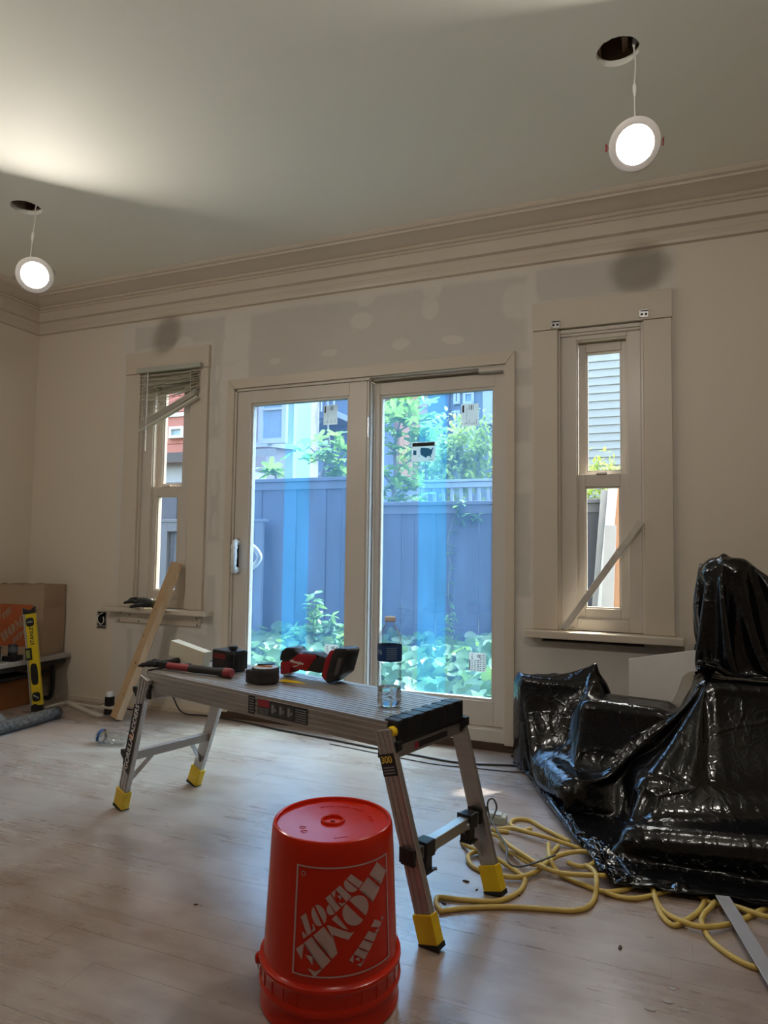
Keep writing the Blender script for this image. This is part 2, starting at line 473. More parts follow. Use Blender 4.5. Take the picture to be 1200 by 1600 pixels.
# ---- crown moulding
CP = [(0, 2.383), (.02, 2.386), (.024, 2.40), (.020, 2.424), (.023, 2.428), (.023, 2.456), (.044, 2.461), (.046, 2.50), (.044, 2.522), (.052, 2.524), (.058, 2.531), (.053, 2.538),
      (.062, 2.541), (.068, 2.549), (.062, 2.557), (.072, 2.560), (.085, 2.567), (.105, 2.575), (.128, 2.584), (.148, 2.588), (.150, 2.597), (.163, 2.602), (.17, 2.612), (.17, ZC), (0, ZC)]
def crown(name, side, label):
    b = B(); rows = []
    for d, z in CP:
        if side == 'back': rows.append((b.verts.new((XL+d, D-d, z)), b.verts.new((XR, D-d, z))))
        else: rows.append((b.verts.new((XL+d, YB, z)), b.verts.new((XL+d, D-d, z))))
    for i in range(len(rows)-1):
        b.faces.new((rows[i][0], rows[i][1], rows[i+1][1], rows[i+1][0]))
    bmesh.ops.recalc_face_normals(b, faces=b.faces)
    tag(link(name, b, PAINT, smooth=25), label, 'moulding', kind='structure')
crown('trim_1', 'back', 'stepped cream crown moulding above the glass door')
crown('trim_2', 'left', 'stepped cream crown moulding along the plain side wall')
b = B(); bx(b, XL, XL+.012, .6, D, 0, .02); tag(link('baseboard_left', b, PAINT), 'thin cream strip at the foot of the plain side wall', 'baseboard', kind='structure')
b = B(); bx(b, XL+.02, -2.30, D-.014, D, 0, .022); tag(link('baseboard_back', b, PAINT), 'thin cream strip at the foot of the window wall', 'baseboard', kind='structure')

# ---- glass and film
def glassmat(name, tint, gloss=.06, rough=.0):
    t = NT(name); t.t.nodes.remove(t.p)
    tr = t.n('BsdfTransparent'); tr.inputs[0].default_value = (*tint, 1)
    gl = t.n('BsdfGlossy'); gl.inputs['Roughness'].default_value = rough + .01
    lw = t.n('LayerWeight'); lw.inputs[0].default_value = .5      # Schlick reflectance, the same from both sides
    mx = t.n('MixShader'); t.l(t.math('ADD', t.math('MULTIPLY', t.math('POWER', lw.outputs['Facing'], 5.0), .8), .03), mx.inputs[0]); t.l(tr.outputs[0], mx.inputs[1]); t.l(gl.outputs[0], mx.inputs[2])
    t.l(mx.outputs[0], t.out.inputs[0]); return t.m
def filmmat(name, tint, haze, hcol):
    t = NT(name); t.t.nodes.remove(t.p)
    tr = t.n('BsdfTransparent'); tr.inputs[0].default_value = (*tint, 1)
    tl = t.n('BsdfTranslucent'); tl.inputs[0].default_value = (*hcol, 1)
    n = t.noise(t.mapping(t.obj(), (6, 6, 1.5)), 2.0, 5)
    mx = t.n('MixShader'); t.l(t.mrange(n, .3, .7, haze*.75, haze*1.25), mx.inputs[0]); t.l(tr.outputs[0], mx.inputs[1]); t.l(tl.outputs[0], mx.inputs[2])
    t.l(mx.outputs[0], t.out.inputs[0]); return t.m
GLASS = glassmat('clear_pane', (.80, .86, .88))
DGLASS = glassmat('door_pane', (.90, .95, .96))
FILM_S = filmmat('blue_film', (.64, .79, .94), .046, (.19, .42, .92))
FILM_M = filmmat('blue_film_double', (.54, .79, .97), .080, (.12, .46, .96))

def pane(name, x0, x1, z0, z1, y, m, parent, th=.005):
    b = B(); bx(b, x0, x1, y, y+th, z0, z1); return link(name, b, m, parent, world=True)
def panel_frame(x0, x1, z0, z1, gx0, gx1, gz0, gz1, y0, y1, bev=.003, lip=.012):
    """a stile and rail frame with a stepped glazing bead"""
    b = B()
    bx(b, x0, gx0, y0, y1, z0, z1, bev); bx(b, gx1, x1, y0, y1, z0, z1, bev)
    bx(b, gx0, gx1, y0, y1, z0, gz0, bev); bx(b, gx0, gx1, y0, y1, gz1, z1, bev)
    yb = y0+.008
    for (a, c, d, e) in ((gx0, gx0+lip, gz0, gz1), (gx1-lip, gx1, gz0, gz1), (gx0+lip, gx1-lip, gz0, gz0+lip), (gx0+lip, gx1-lip, gz1-lip, gz1)):
        bx(b, a, c, yb, y1, d, e)
    return b

# ---- sliding glass door
door = thing('door_1', 'wide white sliding glass door with blue protective film on its panes', 'sliding door', (-1.444, D, 0), kind='structure')
def W(name, b, m, parent, **k): return link(name, b, m, parent, world=True, **k)
co0, co1 = -2.283, -.604
b = B(); prism(b, [(co0, .036), (DOOR[0], .036), (DOOR[0], 1.894), (co0, 1.948)], -.016, 0, Matrix.Translation((0, D, 0)) @ Matrix.Rotation(PI/2, 4, 'X') @ Matrix.Scale(-1, 4, (0, 0, 1)), .002); W('casing', b, PAINT, door)
b = B(); prism(b, [(co1, .036), (DOOR[1], .036), (DOOR[1], 1.898), (co1, 1.958)], -.016, 0, Matrix.Translation((0, D, 0)) @ Matrix.Rotation(PI/2, 4, 'X') @ Matrix.Scale(-1, 4, (0, 0, 1)), .002); W('casing', b, PAINT, door)
b = B(); prism(b, [(co0+.001, 1.9485), (DOOR[0], 1.895), (DOOR[1], 1.899), (co1-.001, 1.9585)], -.016, 0, Matrix.Translation((0, D, 0)) @ Matrix.Rotation(PI/2, 4, 'X') @ Matrix.Scale(-1, 4, (0, 0, 1)), .002); W('casing', b, PAINT, door)
b = B()   # outer frame (head, jambs, sill track)
bx(b, DOOR[0], DOOR[1], D-.004, D+.13, .04, .098, .003)
bx(b, DOOR[0], DOOR[0]+.012, D-.004, D+.13, .098, 1.892); bx(b, DOOR[1]-.012, DOOR[1], D-.004, D+.13, .098, 1.892)
bx(b, DOOR[0], -1.385, D-.004, D+.13, 1.880, 1.892); bx(b, -1.385, DOOR[1], D+.03, D+.13, 1.885, 1.892)
bx(b, -.79, DOOR[1], D+.004, D+.05, 1.872, 1.892)
W('door_frame', b, VINYL, door)
b = B(); bx(b, -1.385, DOOR[1], D+.095, D+.13, 1.86, 1.892); W('head_stop', b, VINYL, door)   # closes the open head track, a real recess
# the sliding panel (inner track) and the fixed panel (outer track)
zb, zt, g0, g1 = .10, 1.872, .222, 1.805
b = panel_frame(-2.224, -1.402, zb, 1.878, -2.132, -1.508, g0, g1, D+.004, D+.045)
bx(b, -1.402, -1.392, D+.008, D+.045, zb, 1.878)
slid = W('sliding_panel', b, VINYL, door)
b = panel_frame(-1.388, -.664, zb, zt, -1.346, -.718, g0, g1, D+.052, D+.093)
fixd = W('fixed_panel', b, VINYL, door)
b = B(); bx(b, -1.388, -1.383, D+.02, D+.052, zb, zt); bx(b, -1.376, -1.37, D+.046, D+.052, zb, zt); W('interlock', b, WHITEP, door)
b = B(); bx(b, -1.398, -1.390, D+.002, D+.008, 1.57, 1.68, .001); W('latch_plate', b, GREYSTEEL, door)
YG1, YG2 = D+.024, D+.072
pane('pane', -2.122, -1.518, g0+.01, g1-.01, YG1, DGLASS, slid)
pane('pane', -1.336, -.728, g0+.01, g1-.01, YG2, DGLASS, fixd)
for (a, c, m) in ((-2.120, -1.915, FILM_S), (-1.915, -1.755, FILM_M), (-1.755, -1.520, FILM_S)):
    b = B(); bx(b, a, c, YG1+.0065, YG1+.007, g0+.012, g1-.012); W('protective_film', b, m, slid)
for (a, c, m) in ((-1.334, -1.128, FILM_S), (-1.128, -.975, FILM_M), (-.975, -.730, FILM_S)):
    b = B(); bx(b, a, c, YG2+.0065, YG2+.007, g0+.012, g1-.012); W('protective_film', b, m, fixd)
# stickers on the panes
t = NT('sticker_paper'); t.t.nodes.remove(t.p)
df = t.n('BsdfDiffuse'); tl = t.n('BsdfTranslucent'); mx = t.n('MixShader'); mx.inputs[0].default_value = .5
cc = t.mix(t.mrange(t.noise(t.obj(), 8, 3), .3, .7), (.78, .78, .74), (.84, .84, .80)); t.l(cc, df.inputs[0]); t.l(cc, tl.inputs[0])
t.l(df.outputs[0], mx.inputs[1]); t.l(tl.outputs[0], mx.inputs[2]); t.l(mx.outputs[0], t.out.inputs[0]); PAPER = t.m
INK = mat('black_ink', (.02, .02, .022), .6, var=.1)
BLUEINK = mat('blue_ink', (.02, .22, .50), .6, var=.05)
GREYINK = mat('grey_ink', (.25, .25, .25), .6)
def rect(b, x0, x1, z0, z1, y, mi):
    f = b.faces.new([b.verts.new(p) for p in ((x0, y, z0), (x1, y, z0), (x1, y, z1), (x0, y, z1))]); f.material_index = mi
def spec_sticker(x0, x1, z0, z1, y, parent, code=True):
    b = B(); bx(b, x0, x1, y-.0006, y, z0, z1); yy = y-.0009; w, h = x1-x0, z1-z0
    rect(b, x0+.06*w, x0+.17*w, z0+.62*h, z0+.95*h, yy, 1)
    for k in range(9):
        if k % 2 == 0 or k == 5: rect(b, x0+(.44+.03*k)*w, x0+(.462+.03*k)*w, z0+.72*h, z0+.95*h, yy, 1)
    for k in range(7): rect(b, x0+.30*w, x0+.33*w, z0+(.12+.11*k)*h, z0+(.18+.11*k)*h, yy, 2)
    rr = random.Random(int(x0*1000))
    for k in range(9):
        xx = x0+(.07+.1*k)*w; rect(b, xx, xx+.025*w, z0+.06*h, z0+rr.uniform(.14, .32)*h, yy, 2)
    return W('sticker', b, [PAPER, INK, GREYINK], parent)
spec_sticker(-1.672, -1.587, 1.655, 1.765, YG1, slid)
spec_sticker(-.897, -.805, 1.612, 1.728, YG2, fixd)
def list_sticker(x0, x1, z0, z1, y, parent):
    b = B(); bx(b, x0, x1, y-.0006, y, z0, z1); yy = y-.0009; w, h = x1-x0, z1-z0
    rect(b, x0+.02*w, x0+.08*w, z0+.05*h, z0+.6*h, yy, 1)
    rr = random.Random(int(x0*977))
    for c in range(5):
        for r in range(9):
            if c in (1, 2) and r > 5: continue
            xx = x0+(.14+.17*c)*w; rect(b, xx, xx+rr.uniform(.07, .14)*w, z0+(.06+.10*r)*h, z0+(.10+.10*r)*h, yy, 2 if rr.random() < .6 else 1)
    cx, cz = x0+.58*w, z0+.82*h
    vs = [b.verts.new((cx+.09*w*math.cos(k*PI/6), yy, cz+.09*w*math.sin(k*PI/6))) for k in range(12)]
    vi = [b.verts.new((cx+.05*w*math.cos(k*PI/6), yy, cz+.05*w*math.sin(k*PI/6))) for k in range(12)]
    for k in range(12): f = b.faces.new((vs[k], vs[(k+1) % 12], vi[(k+1) % 12], vi[k])); f.material_index = 1
    return W('sticker', b, [PAPER, INK, GREYINK], parent)
list_sticker(-1.640, -1.556, .352, .452, YG1, slid)
list_sticker(-.848, -.762, .362, .455, YG2, fixd)
# the energy label with its blue map
b = B(); x0, x1, z0, z1, yy = -1.168, -1.036, 1.437, 1.541, YG2
bx(b, x0, x1, yy-.0006, yy, z0, z1); y1_ = yy-.0009; w, h = x1-x0, z1-z0
rect(b, x0+.03*w, x1-.03*w, z0+.78*h, z1-.03*h, y1_, 1)
rect(b, x0+.07*w, x0+.21*w, z0+.34*h, z0+.58*h, y1_, 3)
USA = [(.02, .92), (.10, .98), (.45, .95), (.60, .92), (.66, .80), (.74, .86), (.80, .74), (.90, .82), (.97, .98), (1.0, .88), (.93, .70), (.88, .55), (.90, .42), (.80, .28), (.83, .06), (.78, .04), (.73, .2), (.60, .22), (.50, .14), (.44, .02), (.36, .18), (.26, .16), (.18, .26), (.06, .30), (.0, .55)]
vs = [b.verts.new((x0+(.37+.55*p[0])*w, y1_, z0+(.15+.57*p[1])*h)) for p in USA]
f = b.faces.new(vs); f.material_index = 3; bmesh.ops.triangulate(b, faces=[f])
rect(b, x0+.30*w, x0+.33*w, z0+.24*h, z0+.30*h, y1_, 3); rect(b, x0+.72*w, x0+.90*w, z0+.06*h, z0+.09*h, y1_, 2)
for k in range(9): rect(b, x0+(.17+.065*k)*w, x0+(.215+.065*k)*w, z0+.86*h, z0+.90*h, y1_, 0)
W('sticker', b, [PAPER, INK, GREYINK, BLUEINK], fixd)
# handle wrapped in white film
HWRAP = mat('white_wrap', (.72, .74, .74), .35, var=.12, scale=30, bump=.6, bscale=45)
b = B(); bx(b, -2.222, -2.190, D-.001, D+.006, .82, 1.02, .002); W('handle_plate', b, BLACKP, slid)
hp = smooth_path([(-2.198, D+.0, .995), (-2.198, D-.022, 1.003), (-2.192, D-.042, .97), (-2.190, D-.046, .92), (-2.194, D-.042, .87), (-2.200, D-.02, .838), (-2.200, D, .845)], 5)
b = B(); tube(b, hp, [.0175+.006*noise.noise((0, 0, p.z*55)) for p in hp], 12); W('handle', b, HWRAP, slid, smooth=True)
hp = smooth_path([(-2.165, D+.075, .99), (-2.150, D+.09, .985), (-2.12, D+.115, .95), (-2.105, D+.12, .915), (-2.12, D+.115, .88), (-2.150, D+.09, .848), (-2.165, D+.075, .842)], 5)
b = B(); tube(b, [p+Vector((0, -.03, 0)) for p in hp], .016, 10); W('outer_handle', b, HWRAP, slid, smooth=True)
# raw timber gap under the sill
b = B(); bx(b, co0-.02, co1+.04, D-.003, D+.02, .0, .038, .002); W('sill_gap_board', b, DARKWOOD, door)

# ---- the two narrow sash windows
def window(n, dx, label, upper_dirty=False):
    r = thing('window_%d' % n, label, 'window', (-.2045+dx, D, .6), kind='structure')
    def P(name, b, m, par=r, **k):
        b.transform(Matrix.Translation((dx, 0, 0))); return link(name, b, m, par, world=True, **k)
    x0, x1 = -.513, .108
    b = B(); bx(b, x0, -.397, D-.022, D, .601, 2.040, .003); P('casing', b, PAINT)
    b = B(); bx(b, -.012, x1, D-.022, D, .601, 2.040, .003); P('casing', b, PAINT)
    b = B(); bx(b, x0-.002, x1+.004, D-.025, D, 2.042, 2.176, .003); P('head_casing', b, PAINT)
    b = B()
    bx(b, -.397, -.385, D-.006, D+.02, .601, 2.038, .002); bx(b, -.024, -.012, D-.006, D+.02, .601, 2.038, .002); bx(b, -.385, -.024, D-.010, D+.02, 2.018, 2.038, .004)
    bx(b, -.385, -.024, D-.003, D+.02, 2.006, 2.018, .003)
    P('stop_bead', b, VINYL)
    b = panel_frame(-.385, -.024, .601, 2.006, -.312, -.082, .655, 1.985, D+.008, D+.04, .003, .006)
    P('vinyl_frame', b, VINYL)
    b = panel_frame(-.306, -.088, 1.31, 1.980, -.272, -.110, 1.352, 1.935, D+.055, D+.085, .003, .008)
    us = P('upper_sash', b, VINYL)
    b = panel_frame(-.312, -.082, .660, 1.338, -.276, -.118, .705, 1.278, D+.022, D+.052, .003, .007)
    bx(b, -.225, -.175, D+.012, D+.03, 1.335, 1.345, .002)
    ls = P('lower_sash', b, VINYL)
    b = B(); bx(b, -.266, -.116, D+.07, D+.074, 1.358, 1.930); P('pane', b, GLASS, us)
    b = B(); bx(b, -.270, -.124, D+.037, D+.041, .711, 1.272); P('pane', b, GLASS, ls)
    b = B()
    bx(b, -.385, -.312, D+.04, D+.11, .56, 2.042); bx(b, -.082, -.024, D+.04, D+.11, .56, 2.042); bx(b, -.312, -.082, D+.06, D+.14, .60, .66); bx(b, -.312, -.082, D+.09, D+.14, 1.985, 2.042)
    P('outer_frame', b, VINYL)
    return r, P
w1, P1 = window(1, -2.53, 'narrow white sash window half covered by a crooked blind')
w2, P2 = window(2, 0.0, 'narrow white sash window with a loose stick across it')
b = B(); bx(b, -3.115, -2.348, D-.085, D+.02, .572, .600, .008); link('sill', b, PAINT, w1, world=True)
b = B(); bx(b, -3.06, -2.437, D-.018, D, .506, .570, .003); link('apron', b, PAINT, w1, world=True)
b = B()
for (hx, hz) in ((-3.03, .515), (-2.95, .552), (-2.88, .514), (-2.455, .553), (-2.45, .514), (-3.02, .563)):
    lathe(b, [(0, 0), (.005, 0), (.005, .001)], 8, Matrix.Translation((hx, D-.0185, hz)) @ Matrix.Rotation(PI/2, 4, 'X'))
link('nail_mark', b, mat('dark_brown_mark', (.06, .035, .022), .8, var=.3), w1, world=True)  # small dark brown discs at the nail marks
b = B(); bx(b, -.548, .142, D-.085, D+.02, .566, .600, .005); link('sill', b, PAINT, w2, world=True)
b = B(); bx(b, -.49, -.005, D+.055, D+.075, .53, .58); link('bare_lath', b, DARKWOOD, w2, world=True)      # bare timber at the back of the slot
for (cx, cz) in ((-.405, 2.062), (-.008, 2.067)):
    b = B(); bx(b, cx-.019, cx+.019, D-.030, D-.0255, cz-.016, cz+.016, .001); bx(b, cx-.019, cx-.014, D-.045, D-.030, cz-.016, cz+.016); bx(b, cx-.019, cx+.019, D-.045, D-.03, cz+.013, cz+.016)
    for s in (-1, 1): lathe(b, [(0, .001), (.0055, .001), (.0055, 0)], 10, Matrix.Translation((cx+s*.009, D-.0305, cz-.002)) @ Matrix.Rotation(PI/2, 4, 'X'), mi=1)
    link('blind_bracket', b, [GREYSTEEL, BLACKM], w2, world=True)
# ================================================================ hanging disc lights
LED = emis('led_diffuser', (1.0, .93, .84), LAMP_L)
RING = mat('lamp_ring', (.82, .78, .76), .45, var=.02)
CABLEW = mat('white_cable', (.75, .74, .7), .5, var=.03)
REDCLIP = mat('red_clip', (.4, .03, .04), .4)
def downlight(c, nrm, hole, rad, label, roll=0.0, clips=True, suffix=''):
    c, nrm = Vector(c), Vector(nrm).normalized()
    r = thing('downlight'+suffix, label, 'ceiling light', c, group='dangling disc lights')
    up = Vector((0, 0, 1)); up = (up - nrm*up.dot(nrm)).normalized(); sd = up.cross(nrm).normalized()
    q = Matrix.Rotation(roll, 3, nrm); up, sd = q @ up, q @ sd
    M = M_axes((0, 0, 0), sd, up, nrm)
    b = B(); lathe(b, [(rad*.70, .001), (rad*.72, .005), (rad*.80, .006), (rad*.96, .002), (rad, -.003), (rad*.97, -.006), (rad*.8, -.006), (rad*.8, -.03), (0, -.03)], 48, M); link('trim_ring', b, RING, r, smooth=35)
    b = B(); lathe(b, [(rad*.705, .002), (rad*.5, .0028), (0, .003)], 48, M); link('diffuser'+suffix, b, LED, r, smooth=True)
    for s in (-1, 1):
        b = B(); tube(b, [M @ Vector((s*rad*.82, 0, -.012)), M @ Vector((s*rad*1.02, 0, -.016)), M @ Vector((s*rad*1.09, .012, -.012)), M @ Vector((s*rad*1.09, -.012, -.012)), M @ Vector((s*rad*1.0, -.004, -.016))], .0022, 6)
        link('spring_clip', b, REDCLIP if clips else GREYSTEEL, r)
    top = M @ Vector((0, rad*.75, -.03))
    hp = Vector(hole) - c
    con = top.lerp(hp, .52); con2 = top.lerp(hp, .38)
    b = B(); tube(b, smooth_path([M @ Vector((0, rad*.4, -.028)), top, con2], 5), .0022, 6); link('cable', b, CABLEW, r)
    b = B(); tube(b, [con2-Vector((0, 0, .006)), con2, con2+Vector((0, 0, .006)), con-Vector((0, 0, .004)), con], [.0035, .0035, .006, .0065, .004], 8); link('connector', b, WHITEP, r)
    b = B(); tube(b, smooth_path([con, con.lerp(hp, .6)+Vector((.004, 0, 0)), hp, hp+Vector((.004, .03, .06)), hp+Vector((.02, .12, .08))], 5), [.0025]*11+[.0055]*10, 8); link('cable', b, CABLEW, r)
    return r
downlight((-.028, 2.25, 2.298), (.12, -.84, -.52), (-.028, 2.238, 2.62), .0815, 'lit white disc light on a wire over the stick-crossed window', .0)
downlight((-2.69, 2.25, 2.243), (.70, -.62, -.35), (-2.775, 2.31, 2.62), .082, 'lit white disc light on a wire by the room corner', .35, False)
# two more of the same lights hang behind the camera: the shadows of the lamps in view on the wall above the windows point back to them
downlight((-.037, .50, 2.31), (.0, .97, -.22), (-.06, .51, 2.62), .0815, 'lit white disc light on a wire above the camera end of the room', suffix='_right_offscreen')
downlight((-2.60, .50, 2.20), (.0, .97, -.22), (-2.64, .51, 2.62), .0815, 'lit white disc light on a wire over the empty floor', suffix='_left_offscreen')

# ================================================================ outside
GZ = -.38
def leafmat(name, c1, c2, tr=.45):
    t = NT(name); t.t.nodes.remove(t.p)
    rnd = t.n('ObjectInfo').outputs['Random']
    v = t.math('ADD', t.math('MULTIPLY', rnd, .5), t.math('MULTIPLY', t.mrange(t.noise(t.pos(), 9.0, 3), .3, .7), .5))
    col = t.mix(v, c1, c2)
    df = t.n('BsdfDiffuse'); t.l(col, df.inputs[0])
    tl = t.n('BsdfTranslucent'); t.l(t.mix(.35, col, (.5, .75, .12)), tl.inputs[0])
    gl = t.n('BsdfGlossy'); gl.inputs['Roughness'].default_value = .35; gl.inputs[0].default_value = (.6, .65, .6, 1)
    m1 = t.n('MixShader'); m1.inputs[0].default_value = tr; t.l(df.outputs[0], m1.inputs[1]); t.l(tl.outputs[0], m1.inputs[2])
    m2 = t.n('MixShader'); m2.inputs[0].default_value = .06; t.l(m1.outputs[0], m2.inputs[1]); t.l(gl.outputs[0], m2.inputs[2])
    t.l(m2.outputs[0], t.out.inputs[0]); return t.m
LEAF1 = leafmat('ground_cover_leaf', (.042, .125, .036), (.125, .20, .06))
LEAF2 = leafmat('fig_leaf', (.06, .17, .055), (.155, .28, .085))
LEAF3 = leafmat('bush_leaf', (.22, .32, .08), (.46, .48, .14), .6)
LEAF4 = leafmat('weed_leaf', (.075, .18, .07), (.165, .29, .12))
STEM = mat('plant_stem', (.20, .22, .12), .8)
BARK = mat('grey_bark', (.22, .19, .15), .85, var=.25, bump=.3)
def strct(name, b, m, label, cat, **k): return tag(link(name, b, m, **k), label, cat, kind='structure')
b = B(); bx(b, -30, 20, D+WT, 40, GZ-.3, GZ); strct('yard_ground', b, mat('soil', (.11, .085, .055), .95, var=.3, bump=.5), 'dark soil of the back yard', 'ground')
b = B(); bx(b, -4.4, 3.2, D-.1, D+.42, 2.62+.14, 2.62+.17); bx(b, -4.4, 3.2, D+.39, D+.42, 2.62, 2.76)
strct('roof_eave', b, mat('soffit', (.6, .58, .54), .7), 'roof eave outside above the glass door', 'eave')
b = B(); bx(b, -2.2, .735, D+WT, D+2.05, 5.0, 5.12); strct('sun_blocker_slab', b, mat('sun_blocker', (.6, .58, .55), .7), 'added unseen slab keeping the sun off the glass door', 'sun blocker')  # added unseen slab, sized to block the sun from the door only
b = B(); bx(b, XL-.3, XR+.3, D-.1, D+.14, ZC+.40, 6.5); strct('slab_support_wall', b, mat('slab_support', (.6, .58, .55), .7), 'added unseen wall that carries the sun-blocking slab', 'wall')  # added unseen wall, there to carry the sun-blocking slab
b = B(); bx(b, XL-.3, XR+.3, D-.6, D+.2, ZC+.35, ZC+.40); bx(b, XL-.3, XR+.3, YB-.3, D-.6, ZC+.35, ZC+.4); strct('roof_slab', b, mat('roofing', (.2, .2, .2), .9), 'roof over the room', 'roof')

# ---- board fence at the end of the yard
FENCE = mat('slate_fence_paint', (.082, .09, .122), .75, var=.18, scale=2.5, stretch=(6, 6, .6), bump=.15)
FENCE2 = mat('slate_fence_rail', (.12, .13, .165), .7, var=.12, scale=3)
def fence(x0, x1, top, label, y=6.0, widths=(.17, .24, .13, .21)):
    r = thing('fence', label, 'fence', ((x0+x1)/2, y, GZ))
    b = B(); bx(b, x0-.02, x1+.02, y-.05, y+.06, top-.035, top, .004); link('cap_rail', b, FENCE2, r, world=True)
    b = B(); bx(b, x0, x1, y-.028, y+.0, top-.115, top-.036, .003); link('top_rail', b, FENCE2, r, world=True)
    x = x0; i = 0
    while x < x1-.05:
        w = widths[i % len(widths)]; xe = min(x+w, x1)
        b = B(); bx(b, x+.003, xe-.003, y-.006-.012*(i % 2), y+.022-.012*(i % 2), GZ, top-.036-.0*(i % 2), .002); link('fence_board', b, FENCE, r, world=True)
        x = xe; i += 1
    for px_ in np.linspace(x0+.06, x1-.06, max(2, int((x1-x0)/1.8)+1)):
        b = B(); bx(b, px_-.045, px_+.045, y+.023, y+.11, GZ-.1, top-.04); link('post', b, FENCE2, r, world=True)
    return r
fence(-7.5, -2.64, 1.693, 'tall slate blue board fence beyond the sliding door panel')
fence(-2.60, 3.0, 1.432, 'lower slate blue board fence beneath the neighbour railing')
# gate panel in front of the tall fence
r = thing('gate', 'slate blue framed yard gate panel by the tall fence', 'gate', (-4.15, 5.85, GZ))
g0_, g1_, gt = -4.9, -3.62, 1.24
for (a, c, d, e) in ((g0_, g0_+.09, GZ, gt), (g1_-.09, g1_, GZ, gt), (g0_+.09, g1_-.09, gt-.1, gt), (g0_+.09, g1_-.09, .3, .39)):
    b = B(); bx(b, a, c, 5.80, 5.84, d, e, .003); link('gate_frame', b, FENCE2, r, world=True)
x = g0_+.005
while x < g1_-.02:
    b = B(); bx(b, x, min(x+.136, g1_), 5.842, 5.86, GZ, gt-.02, .002); link('gate_board', b, FENCE, r, world=True); x += .14
b = B(); bx(b, g0_-.02, g1_+.02, 5.79, 5.88, gt, gt+.03, .003); link('gate_cap', b, FENCE2, r, world=True)

# ---- ground cover of round leaves
def leaf_round(seed, n=11, cup=.18, notch=.25):
    rr = random.Random(seed); b = B()
    c = b.verts.new((0, 0, -.06))
    ring = []
    for k in range(n):
        a = -PI/2 + 2*PI*(k+.5)/n
        rad = .5*(1+.10*math.cos(a*5+seed))*(1-notch*math.exp(-((a+PI/2)**2)*6 if k < n/2 else -((a-1.5*PI)**2)*6))
        ring.append(b.verts.new((rad*math.cos(a), rad*math.sin(a), cup*.5*rr.uniform(-.35, .5))))
    for k in range(n): b.faces.new((c, ring[k], ring[(k+1) % n]))
    me = bpy.data.meshes.new('leaf'); b.to_mesh(me); b.free()
    for p in me.polygons: p.use_smooth = True
    return me
ROUND = [leaf_round(i) for i in range(4)]
for m in ROUND: m.materials.append(LEAF1)
patch = thing('ground_cover', 'dense patch of round bright green leaves outside the glass door', 'ground cover', (-2.0, 4.7, GZ))
def mound(x, y):
    return GZ + .40 + .17*noise.noise((x*1.3, y*1.1, 3)) + .08*noise.noise((x*3.5, y*3.1, 9)) + .085*(y-3.6)
rl = random.Random(5)
spots = []
for k in range(5200):
    x, y = rl.uniform(-5.6, .2), rl.uniform(3.62, 5.9)
    lay = rl.random()**2.2*.26
    spots.append((x, y, mound(x, y)-lay, rl.uniform(.075, .135), lay))
def leafM(x, y, z, s, rr):
    tilt = Matrix.Rotation(rr.gauss(-.55, .4), 4, 'X') @ Matrix.Rotation(rr.gauss(0, .4), 4, 'Y')
    # tilt the blades towards the house, where the eye sees them
    return Matrix.Translation((x, y, z)) @ Matrix.Rotation(rr.gauss(0, .5), 4, 'Z') @ tilt.inverted() @ Matrix.Rotation(rr.uniform(0, 2*PI), 4, 'Z') @ Matrix.Scale(s, 4)
vis = [s for s in spots if -3.4 < s[0]+.33*(s[1]-3.3) - .0 < -.75 + .0 and s[4] < .05]
vis.sort(key=lambda s: s[1]-s[3]*6)
top300 = set(id(s) for s in vis[:300])
class Soup:
    """many small leaf meshes merged into one"""
    def __init__(s): s.v, s.f, s.n = [], [], 0; s.c = {}
    def add(s, me, M):
        if me.name not in s.c:
            co = np.empty(len(me.vertices)*3); me.vertices.foreach_get('co', co)
            s.c[me.name] = (np.c_[co.reshape(-1, 3), np.ones(len(me.vertices))], [tuple(p.vertices) for p in me.polygons])
        co, fs = s.c[me.name]
        s.v.append((co @ np.array(M).T)[:, :3]); n = s.n
        s.f.extend([tuple(i+n for i in q) for q in fs]); s.n += len(co)
    def link(s, name, m, parent):
        V = np.concatenate(s.v); Mi = np.array(rootm(parent).inverted())
        V = (np.c_[V, np.ones(len(V))] @ Mi.T)[:, :3]
        me = bpy.data.meshes.new(name); me.from_pydata(V.tolist(), [], s.f); me.materials.append(m)
        me.polygons.foreach_set('use_smooth', [True]*len(me.polygons))
        o = bpy.data.objects.new(name, me); COL.objects.link(o); o.parent = parent; o['kind'] = 'stuff'
        return o
mass = Soup()
for s in spots:
    M = leafM(*s[:4], rl)
    if id(s) in top300:
        inst(rl.choice(ROUND), 'leaf', parent=patch, matrix=Matrix.Translation((2.0, -4.7, -GZ)) @ M)
    else:
        mass.add(rl.choice(ROUND), M)
mass.link('leaf_mass', LEAF1, patch)

